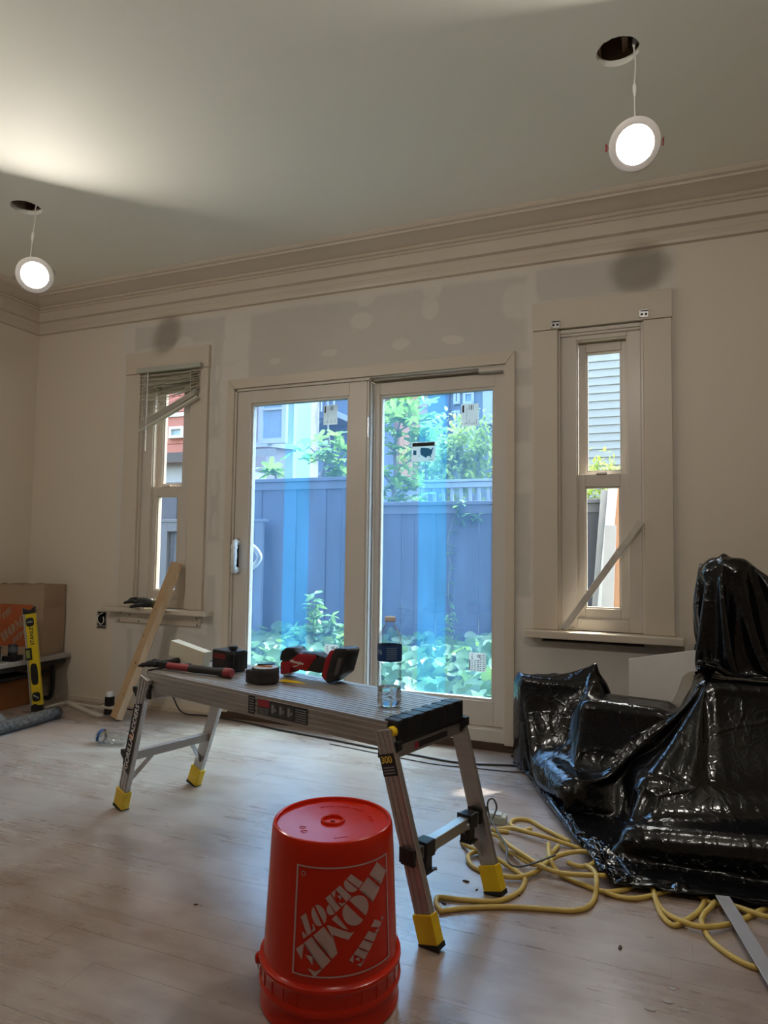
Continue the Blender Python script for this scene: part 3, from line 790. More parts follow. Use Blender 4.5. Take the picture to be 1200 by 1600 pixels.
def leaf_blade(L, wd, n=6, fold=.25, droop=.3):
    b = B(); rows = []
    for i in range(n+1):
        t_ = i/n; w_ = wd*math.sin(PI*min(1, t_*.93+.05))**.8*(1-.25*t_)
        z = -droop*t_*t_*L
        rows.append([b.verts.new((-w_, t_*L, z+fold*w_)), b.verts.new((0, t_*L, z)), b.verts.new((w_, t_*L, z+fold*w_))])
    for i in range(n):
        for k in range(2): b.faces.new((rows[i][k], rows[i][k+1], rows[i+1][k+1], rows[i+1][k]))
    return b
def mesh_of(b, m, name='leaf'):
    me = bpy.data.meshes.new(name); b.to_mesh(me); b.free(); me.materials.append(m)
    for p in me.polygons: p.use_smooth = True
    return me
WEEDL = mesh_of(leaf_blade(.13, .026), LEAF4)
def weed(base, h, label, n=7, lsz=1.0, rr=random.Random(3), lean=(0, 0)):
    r = thing('weed', label, 'plant', base)
    b = B(); top = Vector((lean[0], lean[1], h))
    tube(b, [(0, 0, 0), top*.5+Vector((.01, 0, 0)), top], [.006, .005, .002], 6); link('stem', b, STEM, r)
    for k in range(n):
        f = .3+.7*(k+rr.uniform(-.25, .25))/(n-1); p = top*f
        for s in range(5):
            a = s*1.26+k*1.3+rr.uniform(-.3, .3)
            sc = lsz*(1.25-.7*f)*rr.uniform(.8, 1.15)
            inst(WEEDL, 'leaf', parent=r, matrix=Matrix.Translation(p) @ Matrix.Rotation(a, 4, 'Z') @ Matrix.Rotation(rr.uniform(-.7, .9), 4, 'X') @ Matrix.Rotation(rr.uniform(-1.0, 1.0), 4, 'Y') @ Matrix.Scale(sc*1.15, 4))
    return r
def gp(px_, y): p = onY(px_, 900, y); return (p.x, y, GZ+.02)
for (px_, y, h, ls, ln) in ((489, 5.3, .93, 1.25, (.02, 0)), (512, 5.35, .74, 1.2, (.05, 0)), (527, 5.1, .60, 1.2, (.04, 0)), (470, 5.4, .62, 1.1, (-.04, 0)), (455, 5.45, .5, 1.0, (-.06, 0)), (702, 5.6, .78, .7, (.0, 0)), (737, 5.5, .60, .8, (.04, 0)), (668, 5.6, .58, .7, (-.03, 0)), (760, 5.2, .5, .9, (.03, 0))):
    weed(gp(px_, y), h, {489: 'tallest leafy weed before the tall fence', 512: 'mid height leafy weed beside the tallest one', 527: 'short leafy weed against the door stile', 470: 'leafy weed leaning away from the tallest one', 455: 'shortest leafy weed at the end of the clump',
         702: 'thin weed rising before the lower fence', 737: 'bushy weed beside the thin fence weed', 668: 'sparse weed behind the water bottle', 760: 'low weed near the fixed pane edge'}[px_], n=15 if h > .6 else 11, lsz=ls, lean=ln)
# climbing vine on the lower fence
r = thing('climbing_vine', 'thin vine with small leaves hanging on the lower fence', 'vine', (onY(718, 800, 5.93).x, 5.95, GZ))
ps = [onY(x_, y_, 5.955) for x_, y_ in ((716, 786), (714, 800), (722, 812), (735, 806), (748, 812))]
b = B(); tube(b, smooth_path(ps, 4), .003, 5); 
ps2 = [onY(x_, y_, 5.955) for x_, y_ in ((706, 960), (700, 925), (704, 885), (699, 850), (707, 815), (714, 795))]
tube(b, smooth_path(ps2, 4), .003, 5); link('stem', b, STEM, r, world=True)
SMALLL = mesh_of(leaf_blade(.075, .02), LEAF4)
for p in smooth_path(ps, 5)+smooth_path(ps2, 2):
    for k in range(2):
        q = p + Vector((rl.uniform(-.03, .03), -.01, rl.uniform(-.03, .03)))
        inst(SMALLL, 'leaf', parent=r, matrix=rootm(r).inverted() @ Matrix.Translation(q) @ Matrix.Rotation(rl.uniform(-2.5, -.6), 4, 'Z') @ Matrix.Rotation(rl.uniform(-.8, .6), 4, 'X') @ Matrix.Scale(rl.uniform(.7, 1.2), 4))

# ---- fig tree behind the fence
def fig_leaf(seed):
    rr = random.Random(seed); b = B()
    lobes = [(-1.9, .55), (-.95, .85), (0, 1.0), (.95, .85), (1.9, .55)]
    pts = []
    for i, (a, L) in enumerate(lobes):
        for d, f in ((-.30, .62), (-.16, .92), (0, 1.0), (.16, .92), (.30, .62)):
            pts.append((a+d, L*f))
        if i < 4: pts.append((a+.475, .38))
    c = b.verts.new((0, 0, 0)); ring = []
    for a, L in pts:
        ring.append(b.verts.new((math.sin(a)*L*.13, math.cos(a)*L*.15+.02, -.03*L*L+rr.uniform(-.008, .008))))
    for k in range(len(ring)-1): b.faces.new((c, ring[k], ring[k+1]))
    return mesh_of(b, LEAF2)
FIGL = [fig_leaf(i) for i in range(3)]
def fig_tree(name, label, base, trunk, branches, leaves, sz=1.0, seed=1, y=7.0):
    rr = random.Random(seed)
    r = thing(name, label, 'tree', base)
    Mi = rootm(r).inverted()
    b = B(); tube(b, trunk, [.028*(1-.6*i/(len(trunk)-1)) for i in range(len(trunk))], 8); link('trunk', b, BARK, r, world=True)
    for br in branches:
        b = B(); tube(b, smooth_path(br, 4), .009, 6); link('branch', b, BARK, r, world=True)
    for (p, spread, n) in leaves:
        for k in range(n):
            q = p + Vector((rr.gauss(0, spread), rr.gauss(0, spread*1.3), rr.gauss(0, spread*.8)))
            inst(rr.choice(FIGL), 'leaf', parent=r, matrix=Mi @ Matrix.Translation(q) @ Matrix.Rotation(rr.uniform(0, 2*PI), 4, 'Z') @ Matrix.Rotation(rr.uniform(-.5, 1.1), 4, 'X') @ Matrix.Scale(sz*rr.uniform(.7, 1.25), 4))
    return r
YF = 7.0
def f(x, y, Y=YF): return onY(x, y, Y)
fig_tree('fig_tree', 'fig tree with big lobed leaves rising behind the lower fence', (f(612, 790).x, YF, GZ),
         [(f(612, 790).x, YF, GZ), f(614, 780), f(618, 735), f(616, 700), f(622, 670), f(630, 645)],
         [[f(617, 735), f(640, 720), f(660, 705)], [f(616, 705), f(600, 690), f(594, 670)], [f(614, 760), f(598, 740)], [f(620, 675), f(650, 660), f(675, 655)]],
         [(f(625, 645), .16, 26), (f(600, 660), .14, 20), (f(655, 660), .15, 20), (f(600, 690), .1, 10), (f(645, 695), .12, 12), (f(596, 745), .08, 9), (f(630, 765), .13, 18), (f(600, 775), .1, 12), (f(650, 775), .08, 9), (f(680, 680), .1, 9), (f(585, 630), .1, 8)], 1.1, 2)
fig_tree('fig_sapling', 'young fig sprouting over the tall fence', (f(500, 750).x, YF, GZ),
         [(f(500, 750).x, YF, GZ), f(502, 745), f(508, 725), f(515, 700), f(512, 660)],
         [[f(508, 725), f(495, 710), f(485, 700)], [f(505, 740), f(525, 722), f(540, 705)]],
         [(f(505, 705), .10, 12), (f(488, 700), .09, 9), (f(520, 725), .10, 12), (f(536, 695), .09, 8), (f(530, 735), .1, 10), (f(478, 715), .06, 5)], 1.0, 4)
fig_tree('fig_shoot', 'single fig shoot topping the tall fence by the pale house', (f(432, 750).x, 6.6, GZ),
         [(f(432, 750, 6.6).x, 6.6, GZ), f(432, 748, 6.6), f(430, 735, 6.6)], [], [(f(430, 737, 6.6), .055, 9)], 1.05, 6)
def small_bush(name, label, c, size, n, seed, leaf=LEAF3, ls=.05):
    rr = random.Random(seed)
    r = thing(name, label, 'bush', (c[0], c[1], GZ)); b = B()
    for k in range(5):
        a = k*1.25; tube(b, [(c[0], c[1], GZ), (c[0]+.1*math.cos(a), c[1]+.1*math.sin(a), (c[2]+GZ)/2), (c[0]+size[0]*.6*math.cos(a), c[1]+size[1]*.6*math.sin(a), c[2]+size[2]*.3)], [.02, .014, .005], 6)
    link('stem', b, BARK, r, world=True)
    fm = Soup(); lm = mesh_of(leaf_blade(ls, ls*.28, 3), leaf)
    for k in range(n):
        d = Vector((rr.gauss(0, 1), rr.gauss(0, 1), rr.gauss(0, 1))).normalized()*rr.random()**.4
        d *= 1+.75*noise.noise(d.normalized()*1.9+Vector((seed, 0, 0)))
        q = Vector((c[0]+d.x*size[0], c[1]+d.y*size[1], c[2]+d.z*size[2]))
        if noise.noise(q*5) < -.12: continue
        fm.add(lm, Matrix.Translation(q) @ Matrix.Rotation(rr.uniform(0, 6.3), 4, 'Z') @ Matrix.Rotation(rr.uniform(-1.2, 1.2), 4, 'X') @ Matrix.Scale(rr.uniform(.7, 1.3), 4))
    fm.link('foliage', leaf, r)
    return r
p = f(720, 715, 9.0); small_bush('leafy_bush', 'yellow green bush behind the neighbour railing', (p.x, 9.0, p.z), (.50, .4, .58), 2600, 3, ls=.085)
p = f(665, 705, 10.4); small_bush('leafy_bush', 'sparse yellow green bush behind the fig tree', (p.x, 10.4, p.z-.1), (.40, .35, .42), 1300, 4, ls=.08)
p = f(935, 752, 8.6); small_bush('leafy_bush', 'light green bush before the pale clapboard house', (p.x, 8.6, p.z), (.40, .3, .36), 700, 8, ls=.075)

# ---- neighbour deck with railing
RAIL = mat('grey_railing', (.36, .38, .39), .6, var=.08)
YR = 8.0
xa, xb, zt_, zb_ = -2.78, -.7, 1.86, 1.52
r = thing('deck_railing', 'pale grey deck railing with balusters behind the lower fence', 'railing', ((xa+xb)/2, YR, GZ))
b = B(); bx(b, xa, xb, YR-.04, YR+.04, zt_-.03, zt_, .004); link('top_rail', b, RAIL, r, world=True)
b = B(); bx(b, xa, xb, YR-.03, YR+.03, zt_-.10, zt_-.035, .004); link('under_rail', b, RAIL, r, world=True)
b = B(); bx(b, xa, xb, YR-.02, YR+.02, 1.15, 1.20, .004); link('bottom_rail', b, RAIL, r, world=True)
for px_ in (xa+.05, xa+1.1, xb-.05):
    b = B(); bx(b, px_-.05, px_+.05, YR-.045, YR+.045, GZ, zt_-.03, .004); link('post', b, RAIL, r, world=True)
x = xa+.17
while x < xb-.1:
    b = B(); bx(b, x-.018, x+.018, YR-.015, YR+.015, 1.20, zt_-.1); link('baluster', b, RAIL, r, world=True); x += .115

# ---- neighbouring houses
WINGL = mat('far_window_glass', (.22, .30, .34), .12, var=.1)
TRIMW = mat('white_trim', (.46, .46, .45), .6, var=.03)
def far_window(r, x0, x1, z0, z1, y, fw=.07, mid=True, name='window', tm=None):
    b = B(); bx(b, x0-fw, x0, y-.06, y+.02, z0-fw, z1+fw); bx(b, x1, x1+fw, y-.06, y+.02, z0-fw, z1+fw); bx(b, x0, x1, y-.06, y+.02, z1, z1+fw); bx(b, x0-.03, x1+.03, y-.09, y+.02, z0-fw, z0)
    if mid: bx(b, x0, x1, y-.045, y+.02, (z0+z1)/2-.025, (z0+z1)/2+.025)
    w = link(name, b, tm or TRIMW, r, world=True)
    b = B(); bx(b, x0, x1, y-.015, y+.0, z0, z1); link('pane', b, WINGL, w, world=True)
def lapmat(name, c, scale):
    t = NT(name); z = t.n('SeparateXYZ'); t.l(t.pos(), z.inputs[0])
    fr = t.math('FRACT', t.math('MULTIPLY', z.outputs[2], scale))
    n = t.noise(t.mapping(t.pos(), (1, 1, 6)), 3.0, 4)
    t.set(Base_Color=t.mix(t.mrange(n, .3, .7), tuple(x*.92 for x in c), c), Roughness=.7)
    t.bump(fr, .5, .02); return t.m
# pale pink house with a bay window
YP = 12.0
r = thing('house', 'pale pink stucco house with a tall bay window', 'house', (-8.0, YP+.6, GZ))
PINK = mat('pink_stucco', (.38, .30, .26), .8, var=.06, scale=3)
xr = onY(456, 700, YP).x
b = B(); bx(b, xr-1.6, xr, YP, YP+1.2, GZ, 6.5); link('wall', b, PINK, r, world=True)
bx0, bx1 = xr-1.6, onY(440, 700, YP-.5).x
zs = onY(420, 697, YP-.5).z
b = B(); prism(b, [(bx0, YP), (bx0, YP-.5), (bx1-.35, YP-.5), (bx1, YP)], zs-.9, 6.3); link('bay', b, PINK, r, world=True)
b = B(); prism(b, [(bx0, YP), (bx0, YP-.58), (bx1-.30, YP-.58), (bx1+.08, YP)], zs-.02, zs+.07); link('bay_sill', b, TRIMW, r, world=True)
wx0 = onY(414, 660, YP-.5).x; far_window(r, wx0-.02, wx0+.42, zs+.14, zs+1.35, YP-.5, .10)
b = B(); bx(b, xr-.02, xr+.05, YP-.03, YP+.1, GZ, 6.5); link('corner_trim', b, TRIMW, r, world=True)
# blue house with an upper deck
YQ = 14.6
r = thing('house', 'blue house with a raised deck and white window', 'house', (-7.6, YQ+.6, GZ))
BLUEW = lapmat('blue_siding', (.16, .20, .26), 7.0)
q0, q1 = onY(452, 700, YQ).x, onY(552, 700, YQ).x
b = B(); bx(b, q0, q1+.12, YQ, YQ+1.4, GZ, 7.5); link('wall', b, BLUEW, r, world=True)
wz = onY(500, 745, YQ).z; wx = onY(490, 700, YQ).x
far_window(r, wx+.06, wx+.34, wz+.1, onY(500, 687, YQ).z, YQ, .08, False)
dz = onY(500, 648, YQ-1).z
b = B(); bx(b, onY(462, 640, YQ-1).x, q1+.12, YQ-1.2, YQ, dz-.12, dz+.02); link('deck_floor', b, FENCE2, r, world=True)
b = B(); bar(b, (onY(480, 690, YQ).x, YQ, onY(480, 690, YQ).z), (onY(500, 655, YQ-1).x, YQ-1.0, dz-.05), .1, .1); link('deck_brace', b, RAIL, r, world=True)
x = onY(464, 640, YQ-1.1).x; zz = dz+.02
b = B(); bx(b, x, q1+.12, YQ-1.2, YQ-1.12, zz+.78, zz+.86); link('deck_rail', b, TRIMW, r, world=True)
while x < q1+.07:
    b = B(); bx(b, x, x+.035, YQ-1.18, YQ-1.14, zz, zz+.78); link('baluster', b, RAIL, r, world=True); x += .16
b = B(); x = onY(452, 640, YQ-.6).x; bx(b, x, x+.40, YQ-.6, YQ, onY(460, 657, YQ-.6).z, onY(460, 640, YQ-.6).z); link('planter_box', b, TRIMW, r, world=True)
# orange house
YO = 17.2
r = thing('house', 'orange house with wide banded balconies', 'house', (-6.0, YO+.6, GZ))
ORG = mat('orange_stucco', (.46, .22, .12), .8, var=.06, scale=2)
o0, o1 = onY(588, 640, YO).x, onY(676, 640, YO).x
b = B(); bx(b, o0, o1, YO, YO+1.4, GZ, 8.5); link('wall', b, mat('grey_blue_render', (.46, .52, .60), .8), r, world=True)
zA, zB = onY(620, 632, YO-.8).z, onY(620, 617, YO-.8).z
b = B(); prism(b, [(onY(599, 640, YO).x, YO), (onY(599, 640, YO).x, YO-.8), (onY(640, 640, YO).x, YO-.8), (o1+.05, YO)], zA, zB+.2); link('balcony_band', b, ORG, r, world=True)
b = B(); prism(b, [(onY(630, 640, YO).x, YO-.01), (onY(632, 640, YO).x, YO-.78), (onY(640, 640, YO).x, YO-.78), (o1, YO-.01)], zA-1.9, zA); link('corner_pier', b, ORG, r, world=True)
far_window(r, onY(640, 640, YO-.4).x, onY(660, 640, YO-.4).x, zB+.3, zB+1.3, YO-.42, .06)
# grey shingled house
YG = 14.0
r = thing('house', 'grey shingled house with white framed windows', 'house', (-3.4, YG+.8, GZ))
GRY = lapmat('grey_shingle', (.19, .22, .235), 8.0)
h0, h1 = onY(668, 640, YG).x, onY(790, 640, YG).x
b = B(); bx(b, h0, h1+.6, YG, YG+1.4, GZ, 8.5); link('wall', b, GRY, r, world=True)
b = B(); bx(b, onY(698, 640, YG).x, onY(704, 640, YG).x, YG-.12, YG, GZ, 8.5); link('downpipe', b, FENCE, r, world=True)
for (pa, pb, ya, yb_) in ((709, 718, 705, 645), (724, 740, 702, 645), (709, 718, 628, 600), (724, 740, 628, 600)):
    A, C_ = onY(pa, ya, YG-.05), onY(pb, yb_, YG-.05); far_window(r, A.x+.05, C_.x-.05, A.z, C_.z, YG, .06, pa > 720)
b = B(); bx(b, onY(756, 660, YG).x, h1+.65, YG-.12, YG, onY(760, 664, YG).z, 8.5); link('corner_panel', b, TRIMW, r, world=True)
# pale clapboard house seen through the sash window
YS = 10.0
r = thing('house', 'pale blue grey clapboard house beyond the stick-crossed window', 'house', (.2, YS+1.5, GZ))
CLAP = mat('pale_clapboard', (.25, .285, .295), .6, var=.03, scale=3)
b = B(); bx(b, -1.5, 2.6, YS+.03, YS+3, GZ, 6.2); link('wall', b, CLAP, r, world=True)
cb = B()
vs = [cb.verts.new(p) for p in ((-1.5, .028, 0), (2.6, .028, 0), (2.6, -.006, 0), (-1.5, -.006, 0), (-1.5, .012, .124), (2.6, .012, .124), (2.6, .028, .124), (-1.5, .028, .124))]
for q in ((3, 2, 5, 4), (0, 1, 2, 3)): cb.faces.new([vs[i] for i in q])
cm = bpy.data.meshes.new('clapboard'); cb.to_mesh(cm); cb.free(); cm.materials.append(CLAP)
z = .6
while z < 5.6:
    inst(cm, 'clapboard', (-.2, -1.5, z-GZ), parent=r); z += .117
# red shingled house seen through the blind window
YE = 10.0
r = thing('house', 'red clad house behind the crooked blind', 'house', (-9.6, YE+2, GZ))
RED = mat('red_cladding', (.36, .14, .11), .8, var=.08, scale=2)
e1 = onY(312, 680, YE).x; e0 = e1-3.5
b = B(); bx(b, e0, e1, YE, YE+1.2, GZ, 6.0); link('wall', b, RED, r, world=True)
for zz in np.arange(2.3, 5.6, .30):
    b = B(); bx(b, e0, e1, YE-.03, YE, zz, zz+.29); link('cladding_board', b, RED, r, world=True)
za = onY(275, 652, YE).z; b = B(); bx(b, e0, e1+.03, YE-.06, YE, za, za+.07); link('band_trim', b, TRIMW, r, world=True)
xa_ = onY(272, 676, YE).x; za = onY(275, 682, YE).z; far_window(r, xa_, xa_+.22, za, za+.12, YE-.035, .05, False)
# shed with a dark roof behind the tall fence
r = thing('shed', 'low shed with a dark sloping roof behind the tall fence', 'shed', (-6.2, 8.2, GZ))
s1 = onY(318, 700, 7.4).x; zr = onY(275, 722, 7.4).z
b = B(); bx(b, s1-2.5, s1, 7.4, 9.0, GZ, zr); link('wall', b, RAIL, r, world=True)
b = B(); prism(b, [(7.2, zr-.03), (7.2, zr+.10), (9.1, zr+.42), (9.1, zr+.3)], s1-2.6, s1+.1, Matrix(((0, 0, 1, 0), (1, 0, 0, 0), (0, 1, 0, 0), (0, 0, 0, 1)))); link('roof', b, mat('dark_shingle', (.09, .085, .085), .9, var=.3, scale=30), r, world=True)
# boards leaning on the lower fence
LW = wood('leaning_white', (.42, .43, .44), (.50, .51, .52), .6)
LO = wood('leaning_cedar', (.36, .19, .11), (.46, .26, .15), .6)
LG = wood('leaning_grey', (.24, .25, .27), (.30, .31, .33), .6)
for i, (pb_, pt_, w_, m_, zt2, yb2, lab) in enumerate(((935, 949, .11, LG, 1.50, 5.5, 'grey board leaning on the lower fence beyond the stick'), (941, 957, .075, LW, 1.51, 5.42, 'white board leaning in front of the grey one'), (951, 958, .085, LG, 1.19, 5.20, 'short grey board leaning on the cedar plank'), (966, 968, .19, LO, 1.52, 5.62, 'wide cedar plank leaning on the lower fence'))):
    pA, pB = onY(pb_, 945, 5.6), onY(pt_, 766, 5.85)
    dirx = (pB.x-pA.x)/(pB.z-pA.z)
    bot = Vector((pA.x+dirx*(GZ-pA.z), yb2, GZ+.003)); topp = Vector((pA.x+dirx*(zt2-pA.z), 5.93, zt2))
    topp.y = (5.915, 5.885, 5.93, 5.945)[i]
    if zt2 < 1.3: topp = Vector((pA.x+dirx*(zt2-pA.z), 5.62, zt2))
    r_ = thing('leaning_board', lab, 'board', bot)
    b = B(); bar(b, bot, topp, w_, .02, up=(0, -1, .2), bev=.002); link('board', b, m_, r_, world=True)
# ================================================================ work platform
ALUD = mat('worn_aluminium', (.40, .37, .34), .42, metal=.7, var=.22, scale=5, stretch=(1, 14, 14), bump=.08, bscale=30)
ORANGEINK = mat('orange_print', (.7, .25, .03), .6)
YELLOWINK = mat('yellow_print', (.7, .52, .05), .6)
REDINK = mat('red_print', (.33, .03, .05), .6)
BO, BA = Vector((-1.111, 1.95, 0)), math.radians(-16)
bench = thing('work_platform', 'folding aluminium work platform with yellow feet and tools on top', 'work bench', BO, BA)
BM = rootm(bench)
DX0, DX1, DY, DZ = -.535, .575, .168, .52
np_ = 8; pw = 2*(DY-.012)/np_
b = B(); bx(b, 0, DX1-DX0-.045, -pw/2+.0015, pw/2-.0015, -.012, 0, .0025); bx(b, 0, DX1-DX0-.045, -.004, .004, -.001, .0012, .0005)
pl = bpy.data.meshes.new('deck_plank'); b.to_mesh(pl); b.free(); pl.materials.append(ALUD)
for k in range(np_): inst(pl, 'deck_plank', (DX0, -DY+.012+pw*(k+.5), DZ), parent=bench)
for s in (-1, 1):
    b = B(); y = s*DY
    bx(b, DX0, DX1-.03, min(y, y-s*.012), max(y, y-s*.012), .452, DZ-.001, .002)
    for zz in (.462, .476, .490, .506): bx(b, DX0, DX1-.03, min(y, y+s*.0025), max(y, y+s*.0025), zz-.003, zz+.003, .001)
    bx(b, DX0, DX1-.03, min(y, y-s*.04), max(y, y-s*.04), .450, .455)
    rail = link('side_rail', b, ALUD, bench)
    if s < 0:
        b = B(); yy = -DY-.003
        def dq(x0, x1, z0, z1, mi, e=.0): rect(b, x0, x1, z0, z1, yy-e, mi)
        dq(.010, .040, .458, .512, 1)
        for k in range(6): dq(.014, .036, .464+.008*k, .467+.008*k, 2, .0004)
        dq(.052, .262, .462, .508, 1)
        dq(.054, .104, .486, .507, 3, .0004)
        for k in range(4): dq(.056, .100, .465+.005*k, .467+.005*k, 2, .0004)
        for j in range(3):
            dq(.108+.034*j, .138+.034*j, .466, .505, 4, .0004); dq(.114+.034*j, .124+.034*j, .474, .498, 2, .0008); dq(.126+.034*j, .133+.034*j, .480, .488, 2, .0008)
        for k in range(6): dq(.214, .258, .466+.0065*k, .4685+.0065*k, 2, .0004)
        link('safety_label', b, [ALUD, INK, GREYINK, REDINK, mat('dark_print', (.05, .05, .05), .6)], rail)
# black end caps
for xe, sg in ((DX1-.045, 1), (DX0-.012, -1)):
    b = B(); x0, x1 = (xe, DX1) if sg > 0 else (DX0-.012, DX0+.002)
    bx(b, x0, x1, -DY+.004, DY-.002, .462, DZ+.004, .006)
    if sg > 0:
        for k in range(6): bx(b, x0-.001, x1+.0008, -DY+.03+.05*k, -DY+.055+.05*k, .468, DZ+.0055, .002)
    link('end_cap', b, BLACKP, bench)
b = B(); lathe(b, [(0, .016), (.012, .016), (.014, .010), (.014, .0), (0, 0)], 12, Matrix.Translation((DX1-.012, -DY+.004, .496)) @ Matrix.Rotation(PI/2, 4, 'X')); link('release_knob', b, YELLOWP, bench)
# under-deck cross bars
for x, sg in ((DX0+.03, -1), (DX1-.02, 1)):
    b = B(); bx(b, x-.012, x+.012, -DY-.004, DY+.012, .425, .457, .002)
    cbar = link('deck_crossbar', b, ALU, bench)
    if sg > 0:
        b = B(); xx = x+.0126
        for (y0, y1, mi) in ((-.07, .09, 0), (-.075, -.055, 1)):
            f_ = b.faces.new([b.verts.new(p) for p in ((xx+.0003*mi, y0, .433), (xx+.0003*mi, y1, .433), (xx+.0003*mi, y1, .449), (xx+.0003*mi, y0, .449))]); f_.material_index = mi
        link('bar_label', b, [INK, REDINK], cbar)
# legs
legs = {}
for sx in (-1, 1):
    for sy in (-1, 1):
        xt = DX0+.012 if sx < 0 else DX1-.032
        top = Vector((xt, sy*(DY+.012), .500 if sy < 0 else .47)); bot = Vector((sx*.672, sy*.163, .05))
        b = B(); bar(b, bot, top, .05, .020, up=(0, 1, 0), bev=.003)
        dd = (top-bot).normalized(); sdv = Vector((dd.z, 0, -dd.x)).normalized()
        for o_ in (-.016, 0, .016):
            bar(b, bot+sdv*o_+Vector((0, sy*.0105, 0)), top+sdv*o_+Vector((0, sy*.0105, 0)), .006, .003, up=(0, 1, 0))
        leg = link('leg', b, ALU, bench); legs[sx, sy] = (top, bot)
        fb = bot - dd*.047
        b = B(); bar(b, fb+dd*.006, bot+dd*.028, .058, .030, up=(0, 1, 0), bev=.003); link('foot_cap', b, YELLOWP, leg)
        b = B(); bar(b, fb-dd*.004+Vector((0, 0, 0)), fb+dd*.008, .060, .032, up=(0, 1, 0), bev=.001); 
        for v in b.verts: v.co.z = max(v.co.z, .0005)
        link('rubber_tread', b, BLACKM, leg)
        if sy < 0:   # decals on the outer face
            M = M_axes(bot + dd*(.10 if sx < 0 else .355) + Vector((0, -.0125, 0)), dd, sdv*(-1), Vector((0, -1, 0)))
            b = B()
            def lq(a0, a1, w0, w1, mi, e=.0):
                f_ = b.faces.new([b.verts.new(M @ Vector(p)) for p in ((a0, w0, e), (a1, w0, e), (a1, w1, e), (a0, w1, e))]); f_.material_index = mi
            if sx < 0:
                vs = [b.verts.new(M @ Vector(p)) for p in ((.0, -.022, 0), (.022, .022, 0), (.262, .022, 0), (.285, -.022, 0))]
                f_ = b.faces.new(vs); f_.material_index = 0
                add_text(b, 'GORILLA', .031, M @ Matrix.Translation((.078, -.001, .0008)), .0002, .0006, 1, spacing=1.0)
                add_text(b, 'LADDERS', .031, M @ Matrix.Translation((.205, -.001, .0008)), .0002, .0006, 1)
                vs = [b.verts.new(M @ Vector(p)) for p in ((.132, -.012, .0008), (.140, .0, .0008), (.134, .012, .0008), (.146, .014, .0008), (.152, .003, .0008), (.148, -.014, .0008))]
                f_ = b.faces.new(vs); f_.material_index = 2
                link('brand_decal', b, [INK, WHITEINK, ORANGEINK], leg)
            else:
                lq(0, .055, -.023, .023, 0)
                M2 = M @ Matrix.Rotation(-PI/2, 4, 'Z')
                add_text(b, '300', .024, M @ Matrix.Translation((.040, .002, .0006)) @ Matrix.Rotation(-PI/2, 4, 'Z'), .0002, .0005, 1)
                for k in range(3): lq(.006+.007*k, .009+.007*k, -.018, .018, 2, .0004)
                link('load_decal', b, [INK, YELLOWINK, GREYINK], leg)
                # the small label and hinge plate at the leg head
        # hinge block
        b = B(); hx = xt + (0.012 if sx > 0 else -.012)
        prism(b, [(xt-.02, .425), (xt+.02, .425), (xt+sx*.045, .452), (xt+sx*.045, .475), (xt-.02, .475)] if sx > 0 else [(xt-.045, .475), (xt-.045, .452), (xt-.02, .425), (xt+.02, .425), (xt+.02, .475)], -.010, .010,
              Matrix.Translation((0, sy*(DY-.0), 0)) @ Matrix.Rotation(PI/2, 4, 'X'), .002)
        link('hinge_block', b, BLACKP, leg)
# foot bars with clips and struts
for sx in (-1, 1):
    zz = .205
    def at(sy, z): top, bot = legs[sx, sy]; return bot.lerp(top, (z-bot.z)/(top.z-bot.z))
    a, c = at(-1, zz), at(1, zz)
    b = B(); bar(b, a+Vector((0, -.012, 0)), c+Vector((0, .012, 0)), .028, .030, bev=.002); fbar = link('foot_bar', b, ALU, bench)
    for sy in (-1, 1):
        q = a.lerp(c, .24 if sy < 0 else .76); e = at(sy, .105)
        b = B(); bar(b, q+Vector((-sx*.008, 0, -.012)), e+Vector((-sx*.008, -sy*.004, 0)), .018, .004, up=(1, 0, 0)); 
        lathe(b, [(0, .004), (.008, .004), (.009, 0), (.009, -.003)], 12, Matrix.Translation(q+Vector((sx*.015, 0, -.006))) @ Matrix.Rotation(PI/2*sx, 4, 'Y'))
        link('strut', b, ALU, bench)
        if sx > 0:
            p = a.lerp(c, .0 if sy < 0 else 1.0)
            for k, dy in enumerate((0.0, .058)):
                pp = p + Vector((0, -sy*dy, 0))
                b = B(); bx(b, pp.x-.020, pp.x+.020, pp.y-.021, pp.y+.021, pp.z-.020, pp.z+.021, .004); bx(b, pp.x-.022, pp.x+.022, pp.y-.023, pp.y-.019, pp.z-.014, pp.z+.0225)
                if k == 1: bx(b, pp.x-.016, pp.x+.016, pp.y-.016, pp.y+.012, pp.z-.055, pp.z-.018, .003); bx(b, pp.x-.016, pp.x+.02, pp.y-.018, pp.y+.022, pp.z-.058, pp.z-.053)
                link('clip', b, BLACKP, fbar)
    if sx < 0:
        for zz2, ss in ((.19, 1), (.43, 1)):
            p = at(-1, zz2); b = B(); prism(b, [(0, -.02), (-.035, .012), (-.035, .028), (0, .03)], -.008, .008, Matrix.Translation(p+Vector((-.024, .004, 0))) @ Matrix.Rotation(PI/2, 4, 'X'), .002); link('lock_tab', b, BLACKP, bench)
b = B(); prism(b, [(-.06, .02), (-.045, .0), (.02, .022), (.05, .028), (.052, .038), (.0, .05), (-.05, .045)], DZ+.0012, DZ+.0018); link('yellow_sticker', b, YELLOWP, bench)

def onb(x, y, z=0.0): return BM @ Vector((x, y, DZ+.0015+z))
